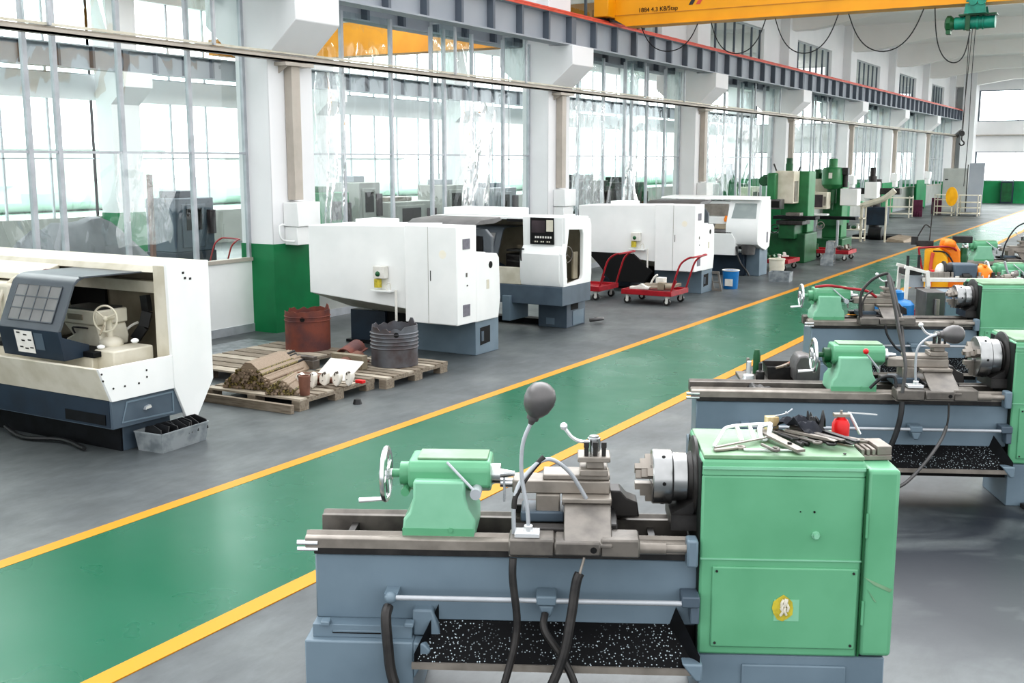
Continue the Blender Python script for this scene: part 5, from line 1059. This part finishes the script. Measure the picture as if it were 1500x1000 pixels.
box('head', 'iron_dk', t, -.25, .35, -.3, .8, 1.65, 1.85, .04); b = MB(); b.cyl((0, .25, 1.85), (0, .25, 2.15), .28); b.cyl((0, .25, 2.15), (0, .25, 2.38), .2); P(b, 'motor', 'slate_dk', t); box('table', 'iron', t, .1, .8, -.1, .6, .95, 1.02, .01)
b = MB(); b.cyl((.5, .2, 1.2), (.5, .2, 1.65), .06); P(b, 'spindle', 'iron', t)
# ---------------------------------------------------------------- loose things on the nearest headstock
def on1(b, n, m, u, w, z, label, cat, ry=0, grp=None, bev=.002):
    o = b.build(n, m, bevel=bev, loc=tr(O1, A1, u, w, z), rz=R(A1) + ry); tag(o, label, cat, grp); return o
TZ = 1.236
b = MB()
b.loft([(-.028, -.022, 0), (.028, -.022, 0), (.028, .022, 0), (-.028, .022, 0)], [(-.028, -.022, .085), (.028, -.022, .085), (.028, .022, .085), (-.028, .022, .085)])
on1(b, 'wood_block', 'wood_lt', .365, .40, TZ, 'upright pale wooden block behind the tools on the nearest headstock', 'block', .2)
b = MB(); b.tube([(0, 0, 0), (.05, 0, .012), (.08, .0, .035)], .004, 6, 3); b.cyl((.05, 0, .012), (.056, 0, .018), .008); on1(b, 'bent_wire', 'alu', .38, .40, TZ + .087, 'thin bent wire lying on top of the wooden block', 'wire')
t = empty('grease_pot', tr(O1, A1, .685, .40, TZ), R(A1), 'small red pot with shoulders at the back of the nearest headstock', 'pot')
b = MB(); b.lathe((0, 0, 0), (0, 0, 1), [(0, .04), (.055, .04), (.075, .03), (.08, .02), (.088, .02)], 24); P(b, 'pot', 'redbr', t)
b = MB(); b.box(-.035, .035, -.02, .02, .089, .103); b.cyl((.0, 0, .10), (.0, 0, .118), .006); P(b, 'lid_clamp', 'iron_lt', t); b = MB(); b.bar((.03, 0, .108), (.17, .02, .094), .006); P(b, 'pump_lever', 'silver', t); b = MB(); b.tube([(.035, 0, .106), (.05, -.01, .08), (.085, -.02, .01)], .007, 8, 3); P(b, 'spout', 'silver', t)
t = empty('hacksaw', tr(O1, A1, .06, .10, TZ), R(A1), 'bright metal saw frame with closed handle, leftmost tool on the nearest headstock', 'saw')
b = MB(); b.tube([(0, 0, .012), (.05, .13, .035), (.09, .2, .055), (.22, .24, .06), (.29, .24, .06)], .009, 8, 4); P(b, 'bow', 'silver', t)
b = MB(); b.bar((.0, .0, .010), (.26, .15, .022), .014, .006); P(b, 'blade', 'iron_lt', t)
b = MB(); b.tube([(.29, .24, .062), (.265, .16, .02), (.235, .15, .016), (.24, .22, .055), (.29, .24, .062)], .012, 8, 4); P(b, 'handle', 'silver', t); b = MB(); b.bar((.13, .215, .055), (.14, .10, .014), .016); b.bar((.19, .23, .06), (.2, .13, .016), .014); P(b, 'brace', 'palepaper', t)
b = MB(); b.bar((0, 0, .006), (.11, .05, .006), .022, .010); b.torus((.12, .055, .007), (0, 0, 1), .018, .007); on1(b, 'ring_spanner', 'iron_lt', .06, .07, TZ, 'short light spanner in front of the saw frame', 'spanner')
b = MB(); b.bar((0, 0, .006), (.21, -.0, .006), .016, .008); on1(b, 'steel_bar', 'silver', .19, .09, TZ, 'straight bright steel bar in front of the tool heap', 'bar')
b = MB(); b.tube([(0, .05, .012), (.02, .0, .012), (.035, -.045, .012), (.05, -.05, .012), (.06, -.02, .012), (.04, .0, .012)], .008, 8, 3); on1(b, 'hook_spanner', 'iron', .275, .075, TZ + .008, 'dark hook spanner lying across the bright bar', 'spanner')
t = empty('strap_wrench', tr(O1, A1, .30, .34, TZ), R(A1), 'long flat grey wrench with a hole lying diagonally at the middle of the headstock', 'wrench'); b = MB(); b.bar((0, 0, .034), (.13, -.30, .016), .042, .012); P(b, 'arm', 'iron_lt', t); b = MB(); b.cyl((.095, -.22, .027), (.096, -.22, .033), .010); P(b, 'hole', 'void', t)
rd = random.Random(5)
names = [('pliers', 'iron_dk'), ('spanner', 'iron'), ('chisel', 'iron_lt'), ('pliers', 'black'), ('spanner', 'iron_dk'), ('file', 'iron'), ('chisel', 'iron_dk'), ('spanner', 'iron_lt'), ('file', 'black')]
wh = ['leftmost of the dark heap', 'second from the left in the dark heap', 'third from the left in the dark heap', 'fourth from the left in the dark heap', 'middle of the dark heap', 'fourth from the right in the dark heap', 'third from the right in the dark heap', 'second from the right in the dark heap', 'rightmost of the dark heap']
for i, (nm, m) in enumerate(names):
    b = MB(); L = .2 + .03 * rd.random(); zt = .012 + .014 * (i % 3)
    if nm == 'pliers': b.tube([(0, 0, zt), (.06, .014, zt + .01), (L * .7, .01, zt), (L, 0, .01)], .010, 8, 3); b.tube([(0, .03, zt), (.06, -.004, zt + .01), (L * .7, .02, zt), (L, .035, .01)], .010, 8, 3); b.cyl((L * .72, .014, zt - .01), (L * .72, .014, zt + .016), .016)
    elif nm == 'spanner': b.bar((.02, 0, zt), (L, 0, zt), .024, .010); b.torus((0, 0, zt), (0, 0, 1), .022, .008); b.torus((L + .01, 0, zt), (0, 0, 1), .017, .007)
    elif nm == 'chisel': b.bar((0, 0, zt), (L, 0, zt), .022, .014); b.loft([(L, -.011, zt - .006), (L, .011, zt - .006), (L, .011, zt + .006), (L, -.011, zt + .006)], [(L + .04, -.015, zt - .002), (L + .04, .015, zt - .002), (L + .04, .015, zt + .001), (L + .04, -.015, zt + .001)])
    else: b.bar((0, 0, zt), (L, 0, zt), .028, .009); b.cyl((-.08, 0, zt), (0, 0, zt), .013)
    on1(b, nm, m, .36 + .028 * i, .36 - .02 * (i % 3), TZ, 'dark %s, %s on the nearest headstock' % (nm, wh[i]), nm, R(-62 + 8 * (i % 4)), 'dark tools heaped on the nearest headstock')
def cloth(u, w, sx, sy, h, seed, m, label, ry):
    b = MB(); N = 12; rows = []
    for i in range(N + 1):
        rows.append([b.bm.verts.new(((i / N - .5) * sx, (j / N - .5) * sy, max(.004, h * (1 - (2 * abs(i / N - .5)) ** 3) * (.5 + 1.1 * noise.noise(Vector((i * .35 + seed, j * .35, 0))) + .25)) + .02)) for j in range(N + 1)])
    for i in range(N):
        for j in range(N): b.face([rows[i][j], rows[i + 1][j], rows[i + 1][j + 1], rows[i][j + 1]])
    on1(b, 'work_glove', m, u, w, TZ + .015, label, 'glove', ry, bev=0)
cloth(.47, .34, .22, .13, .06, 1, 'navy', 'dark blue-black work glove on top of the tool heap', R(-40))
cloth(.56, .36, .10, .08, .07, 4, 'black', 'crumpled black glove at the right of the tool heap', R(70))
b = MB(); b.box(-.07, .07, -.08, .08, 0, .022)
for x in (-.06, -.035, -.01): b.box(x - .008, x + .008, -.075, .02, .022, .05)
b.box(.005, .07, -.075, .075, .022, .062); b.cyl((-.02, .05, .022), (-.02, .05, .05), .03); b.box(-.05, .01, .03, .07, .05, .062)
on1(b, 'chuck_jaw_block', 'iron_lt', .775, .22, 1.187, 'stepped steel chuck jaw block on the right gear cover', 'jaw block', .1, bev=.003)
b = MB(); b.sphere((0, 0, .004), .008, rz=.004); on1(b, 'nut', 'iron_dk', .62, .05, TZ, 'tiny dark nut at the front edge of the nearest headstock', 'nut')

# ---------------------------------------------------------------- small stand between the second and third lathe
t = empty('tool_stand', (-2.72, 8.32, 0), R(26), 'low dark tool stand behind the left end of the second lathe', 'stand')
box('top', 'iron', t, -.06, .42, 0, .45, .73, .76, .004); box('shelf', 'iron_dk', t, 0, .38, .05, .4, .3, .32)
for x in (-.03, .36):
    for y in (.02, .44): box('leg', 'alu', t, x, x + .04, y, y + .04, 0, .73)
def onst(b, n, m, u, w, label, cat, z=.76, bev=.003, grp=None):
    o = b.build(n, m, bevel=bev, loc=tr((-2.72, 8.32), 26, u, w, z), rz=R(26)); tag(o, label, cat, grp)
b = MB(); b.loft([(0, 0, 0), (.24, 0, 0), (.24, .26, 0), (0, .26, 0)], [(-.01, -.01, .10), (.25, -.01, .10), (.25, .27, .10), (-.01, .27, .10)], cb=False); b.box(.0, .24, 0, .26, .04, .06); onst(b, 'open_box', 'iron_dk', .16, .12, 'dark open box full of scraps on the low tool stand', 'box')
for i in range(5):
    b = MB(); b.bar((0, 0, 0), (.11, .03 * (i - 2), .04), .04, .015); onst(b, 'scrap_piece', ['wood', 'iron_lt', 'wood', 'rust', 'wood_lt'][i], .17 + .03 * i, .16 + .03 * i, 'scrap strip in the dark box, ' + ['leftmost', 'second', 'middle', 'fourth', 'rightmost'][i], 'scrap', z=.83, grp='scraps in the dark box')
b = MB(); b.lathe((0, 0, 0), (0, 0, 1), [(0, .05), (.04, .045), (.05, .02), (.15, .018), (.155, .01)], 18); onst(b, 'tool_holder', 'silver', -.0, .08, 'white-based upright tool holder on the low stand', 'tool holder')
b = MB(); b.lathe((0, 0, 0), (0, 0, 1), [(0, .035), (.07, .035), (.08, .015), (.14, .014)], 18); onst(b, 'dark_cup', 'iron_dk', .09, .08, 'dark cup with stem on the low stand', 'cup')
b = MB(); b.cyl((0, 0, 0), (0, 0, .14), .013); onst(b, 'steel_pin', 'iron_lt', .02, .3, 'upright steel pin on the low stand', 'pin')
b = MB(); b.lathe((0, 0, 0), (0, 0, 1), [(0, .03), (.15, .03), (.2, .02)], 12); onst(b, 'green_bottle', 'green_dk', .1, .36, 'dark green bottle behind the cup on the low stand', 'bottle')
b = MB(); b.prism([(-.07, 0), (.06, 0), (.07, .03), (.03, .06), (.0, .05), (-.04, .07), (-.07, .04)], 'y', .14, .34); b.cyl((-.08, .2, .03), (.09, .24, .04), .02)
o = b.build('travelling_steady', 'black', loc=tr(O2, A2, -1.77, 0, .76), rz=R(A2), bevel=.01); tag(o, 'dark block clamped on the left bed ways of the second lathe', 'steady')
t = empty('motor_cover', tr(O2, A2, -1.44, .62, 0), R(A2), 'grey rounded cover behind the handwheel of the second lathe', 'cover')
b = MB(); b.prism([(0, .78), (0, .92), (.03, .98), (.08, .99), (.2, .95), (.2, .78)], 'y', 0, .25); P(b, 'cover', 'lamp', t, .015); box('stand', 'iron_dk', t, .05, .15, .05, .2, 0, .78)

# ---------------------------------------------------------------- blue cabinet stack and white tool bench behind the third lathe
t = empty('blue_drum', (-2.62, 13.25, 0), 0, 'blue plastic drum standing behind the third lathe bed', 'drum'); b = MB(); b.lathe((0, 0, 0), (0, 0, 1), [(0, .2), (.02, .22), (.4, .235), (.42, .225), (.44, .235), (.84, .22), (.88, .18), (.9, .1), (.98, .1), (1.0, .08)], 28); P(b, 'body', 'bluecan', t)
t = empty('grey_cabinet', (-2.1, 13.5, 0), R(27), 'grey-blue sheet cabinet behind the third lathe chuck', 'cabinet'); box('body', 'blue', t, 0, .95, 0, .4, 0, .98, .01); box('side', 'lamp', t, -.22, 0, 0, .4, 0, .98, .006); b = MB(); b.cyl((-.1, -.03, .72), (-.1, -.03, .9), .03); P(b, 'bracket', 'iron_lt', t)
bt = empty('tool_bench', (-2.72, 14.45, 0), R(27), 'white steel tool bench crowded with parts behind the third lathe', 'bench')
box('front_rail', 'palepaper', bt, .2, 1.45, 0, .05, .98, 1.03, .004); box('back_rail', 'palepaper', bt, 0, 1.45, .33, .38, .98, 1.03, .004); box('worktop', 'iron_dk', bt, .2, 1.43, .05, .33, .99, 1.0)
box('side_rail', 'palepaper', bt, 1.40, 1.45, .05, .33, .98, 1.03, .004); box('lower_shelf', 'rust', bt, .2, 1.4, .05, .33, .86, .88)
for x, y in ((.24, 0), (1.40, 0), (.24, .33), (1.40, .33)): box('leg', 'palepaper', bt, x, x + .05, y, y + .05, 0, .98, .003)
b = MB(); b.bar((-.04, .0, 1.17), (.24, .0, 1.10), .045, .04); b.bar((.24, .0, 1.12), (.27, .0, .92), .05); b.bar((.0, .0, 1.15), (-.02, .0, .05), .045); b.bar((-.04, .35, 1.17), (.24, .35, 1.10), .045, .04); b.bar((.0, .35, 1.15), (-.02, .35, .05), .045); P(b, 'slanted_frame', 'palepaper', bt, .004)
box('dark_holder', 'iron_dk', bt, -.02, .2, .06, .31, 1.06, 1.14, .006)
for x, y in ((.02, .12), (.2, .26)): box('holder_peg', 'black', bt, x, x + .03, y, y + .03, 1.1, 1.30)
b = MB(); b.prism([(0, .9), (.24, .9), (.24, 1.05), (0, 1.08)], 'y', .1, .12); P(b, 'side_plate', 'alu', bt)
def onb(b, n, m, u, w, label, cat, z=1.031, ry=0, grp=None, bev=.004):
    o = b.build(n, m, bevel=bev, loc=tr((-2.72, 14.45), 27, u, w, z - .031 + (0 if z > 1.04 else 0)), rz=R(27) + ry); tag(o, label, cat, grp); return o
b = MB(); b.lathe((0, 0, 0), (0, 0, 1), [(0, .11), (.02, .125), (.05, .13), (.1, .122), (.15, .09), (.18, .04), (.185, 0)], 28); b.box(-.02, .02, -.10, .10, .165, .19); b.prism([(-.1, 0), (.1, 0), (.13, .02), (-.13, .02)], 'y', -.16, -.09)
onb(b, 'safety_helmet', 'orange', 1.0, .2, 'orange safety helmet lying on the white tool bench', 'helmet')
t = empty('dark_gearbox', tr((-2.72, 14.45), 27, .72, .2, 1.0), R(27), 'dark gearbox with blue-grey body behind the white valve on the bench', 'gearbox'); b = MB(); b.box(-.12, .18, -.12, .15, 0, .2); P(b, 'body', 'blue2', t, .02); b = MB(); b.cyl((-.2, 0, .12), (-.1, 0, .12), .08); b.cyl((-.22, 0, .12), (-.2, 0, .12), .11); P(b, 'flange', 'black', t)
b = MB(); b.lathe((0, 0, .0), (0, 0, 1), [(0, .07), (.12, .07), (.17, .05), (.2, .01)], 20); onb(b, 'white_cone', 'palepaper', .48, .22, 'white rounded cone on the bench beside the red clamp', 'cone')
b = MB(); b.box(-.05, .05, -.04, .04, 0, .06); b.box(-.05, -.01, -.04, .04, .06, .12); onb(b, 'red_clamp', 'redbr', .38, .15, 'small red clamp at the left end of the bench parts', 'clamp')
b = MB(); b.box(0, .3, 0, .12, 0, .1)
for i in range(4): b.box(.02 + .07 * i, .07 + .07 * i, -.005, 0, .02, .09)
onb(b, 'parts_tray', 'iron_lt', .25, .06, 'grey slotted parts tray at the front left of the bench', 'tray')
rd = random.Random(21)
pw = ['first', 'second', 'third', 'fourth', 'fifth', 'sixth', 'seventh', 'eighth', 'ninth', 'tenth']
for i in range(10):
    b = MB(); s_ = rd.uniform(.03, .05)
    if i % 3 == 0: b.lathe((0, 0, 0), (0, 0, 1), [(0, s_), (.03, s_), (.04, s_ * .5), (.1, s_ * .5)], 12)
    elif i % 3 == 1: b.box(-s_, s_, -s_, s_, 0, .05); b.cyl((0, 0, .05), (0, 0, .10), s_ * .5)
    else: b.cyl((-s_, 0, s_), (s_, 0, s_), s_); b.cyl((-s_ * 1.8, 0, s_), (s_ * 1.8, 0, s_), s_ * .4)
    onb(b, 'machine_part', ['iron_lt', 'palepaper', 'iron_dk', 'iron'][i % 4], .58 + .085 * i, .07 + .05 * (i % 2), 'small machine part along the bench front, %s from the left' % pw[i], 'part', grp='small parts on the white tool bench')
for i in range(5):
    b = MB(); b.bar((0, 0, .02), (.22, .03 * i, .03 + .02 * (i % 2)), .05, .03); b.cyl((.2, .03 * i, .05), (.28, .03 * i, .08), .025); onb(b, 'machine_bracket', ['iron', 'iron_dk', 'lamp'][i % 3], 1.12 + .03 * i, .08 + .05 * i, 'dark bracket right of the orange helmet, %s from the front' % pw[i], 'bracket', grp='dark brackets right of the helmet')
# yellow and orange machine on the red cart behind the bench
t = empty('engine_pump', (-3.05, 17.42, .265), R(10), 'yellow and orange pump set with dark fittings on the red cart', 'pump')
b = MB(); b.prism([(0, 0), (.36, 0), (.36, .62), (.33, .8), (.24, .93), (.12, .95), (0, .92)], 'y', -.2, .15); P(b, 'yellow_housing', 'yel2', t, .03)
b = MB(); b.prism([(.30, .30), (.56, .30), (.58, .5), (.52, .7), (.50, .9), (.40, 1.06), (.22, 1.08), (.20, .95), (.34, .85)], 'y', -.12, .2); P(b, 'orange_shroud', 'orange', t, .03)
b = MB(); b.sphere((.34, -.1, 1.0), .10, rz=.08); P(b, 'orange_dome', 'orange', t); box('top_box', 'iron_dk', t, .38, .66, -.05, .12, 1.02, 1.12, .01)
b = MB(); b.box(-.12, .12, -.1, .1, .96, 1.04); b.box(-.2, -.1, -.08, .08, .98, 1.1); b.tube([(.06, 0, 1.04), (.07, 0, 1.3), (.08, 0, 1.62)], .008, 6, 2); b.tube([(-.12, 0, 1.08), (-.04, 0, 1.24), (.0, 0, 1.28), (.06, 0, 1.24)], .01, 6, 3); P(b, 'dark_linkage', 'iron_dk', t)
b = MB(); b.tube([(.1, -.22, .2), (.1, -.22, .7), (.12, -.21, .88)], .025, 8, 3); P(b, 'red_pipe', 'rail', t); b = MB(); b.tube([(.12, -.2, .9), (.3, -.2, .88), (.42, -.2, .7), (.46, -.2, .5)], .012, 8, 4); P(b, 'black_hose', 'black', t); b = MB(); b.tube([(-.02, -.2, .62), (-.06, -.2, .80), (-.08, -.2, .92), (-.05, -.2, .945), (.34, -.18, .97), (.45, -.1, .90)], .016, 8, 3); P(b, 'red_handle_bar', 'red', t)
b = MB(); b.cyl((.55, -.05, .2), (.55, -.05, .95), .05); b.lathe((.55, -.05, .6), (0, 0, 1), [(0, .07), (.1, .05), (.2, .07), (.3, .04)], 10); P(b, 'green_column', 'green_dk', t)
# dark harness heaped on the fourth lathe
t = empty('cable_heap', tr((-.48, 16.15), 27, -.92, .15, .90), R(27), 'dark heap of cables and hose at the right edge above the fourth lathe', 'cables')
for i in range(7):
    b = MB(); b.tube([(-.3 + .05 * i, .0, .0), (-.15 + .02 * i, .1 * (i % 2), .18 + .02 * i), (.05, -.05, .2 + .02 * (i % 3)), (.3, .05 * (i % 3), .12 + .04 * i), (.5, 0, .02)], .022, 8, 4); P(b, 'hose', 'iron_dk' if i % 2 else 'lamp', t)
b = MB(); b.tube([(-.2, 0, .1), (0, 0, .42), (.15, 0, .58), (.32, 0, .65)], .012, 8, 4); P(b, 'arched_hose', 'iron_dk', t)
b = MB(); b.tube([(-.38, -.1, -.1), (-.36, -.1, .05), (-.42, -.1, .2), (-.45, -.1, .3)], .016, 8, 4); P(b, 'silver_hose', 'alu', t)
# plank under the second lathe
b = MB(); b.box(0, 1.15, 0, .16, .0, .035); o = b.build('leveling_plank', 'iron_dk', loc=(-.72, 8.5, 0), rz=R(-52), bevel=.005); tag(o, 'dark plank on the stained floor beside the second lathe pedestal', 'plank')
# ---------------------------------------------------------------- light and camera
w = bpy.data.worlds.new('sky'); SC.world = w; w.use_nodes = True
bg = w.node_tree.nodes['Background']; bg.inputs['Color'].default_value = (0.97, 0.985, 1.0, 1); bg.inputs['Strength'].default_value = 1.45
wn = w.node_tree.nodes; wl = w.node_tree.links      # a sky much brighter on the left and far side of the building
tc = wn.new('ShaderNodeTexCoord'); dp = wn.new('ShaderNodeVectorMath'); dp.operation = 'DOT_PRODUCT'; dp.inputs[1].default_value = (-0.75, 0.66, 0.1)
wl.new(tc.outputs['Generated'], dp.inputs[0])
mr = wn.new('ShaderNodeMapRange'); mr.inputs['From Min'].default_value = 0.1; mr.inputs['From Max'].default_value = 0.7; mr.inputs['To Min'].default_value = 1.62; mr.inputs['To Max'].default_value = 5.5
wl.new(dp.outputs['Value'], mr.inputs['Value']); wl.new(mr.outputs['Result'], bg.inputs['Strength'])
def area(name, loc, rot, sx, sy, e, col=(1, 1, 1)):
    l = bpy.data.lights.new(name, 'AREA'); l.shape = 'RECTANGLE'; l.size = sx; l.size_y = sy; l.energy = e; l.color = col
    o = bpy.data.objects.new(name, l); COL.objects.link(o); o.location = loc; o.rotation_euler = rot; return o
for i in range(6): area('added_fill_light', (-18.2, 10 + i * 10, 7.55), (0, 0, 0), 5, 6, 700)  # added fill to brighten the neighbouring hall, no fixtures there
for i in range(5): area('added_fill_light', (4.5, 30 + i * 9, 7.55), (0, 0, 0), 6, 6, 2200)  # added out-of-view fill to brighten the far floor and ceiling
cam = bpy.data.cameras.new('camera'); co = bpy.data.objects.new('camera', cam); COL.objects.link(co)
cam.sensor_width = 36; cam.lens = 38.4; cam.clip_end = 400; cam.clip_start = .05
co.location = (0, 0, 2.5)
pitch = math.atan(265 / 1600); th = math.atan2(960, 1600 / math.cos(pitch))
co.rotation_euler = (math.pi / 2 - pitch, 0, th)
SC.camera = co
SC.view_settings.view_transform = 'Standard'; SC.view_settings.look = 'Medium High Contrast'; SC.view_settings.exposure = 0.0; SC.view_settings.gamma = 1.0
SC.cycles.max_bounces = 8; SC.cycles.diffuse_bounces = 4; SC.cycles.glossy_bounces = 3; SC.cycles.transparent_max_bounces = 24; SC.cycles.transmission_bounces = 4
SC.cycles.sample_clamp_indirect = 6; SC.cycles.use_denoising = True
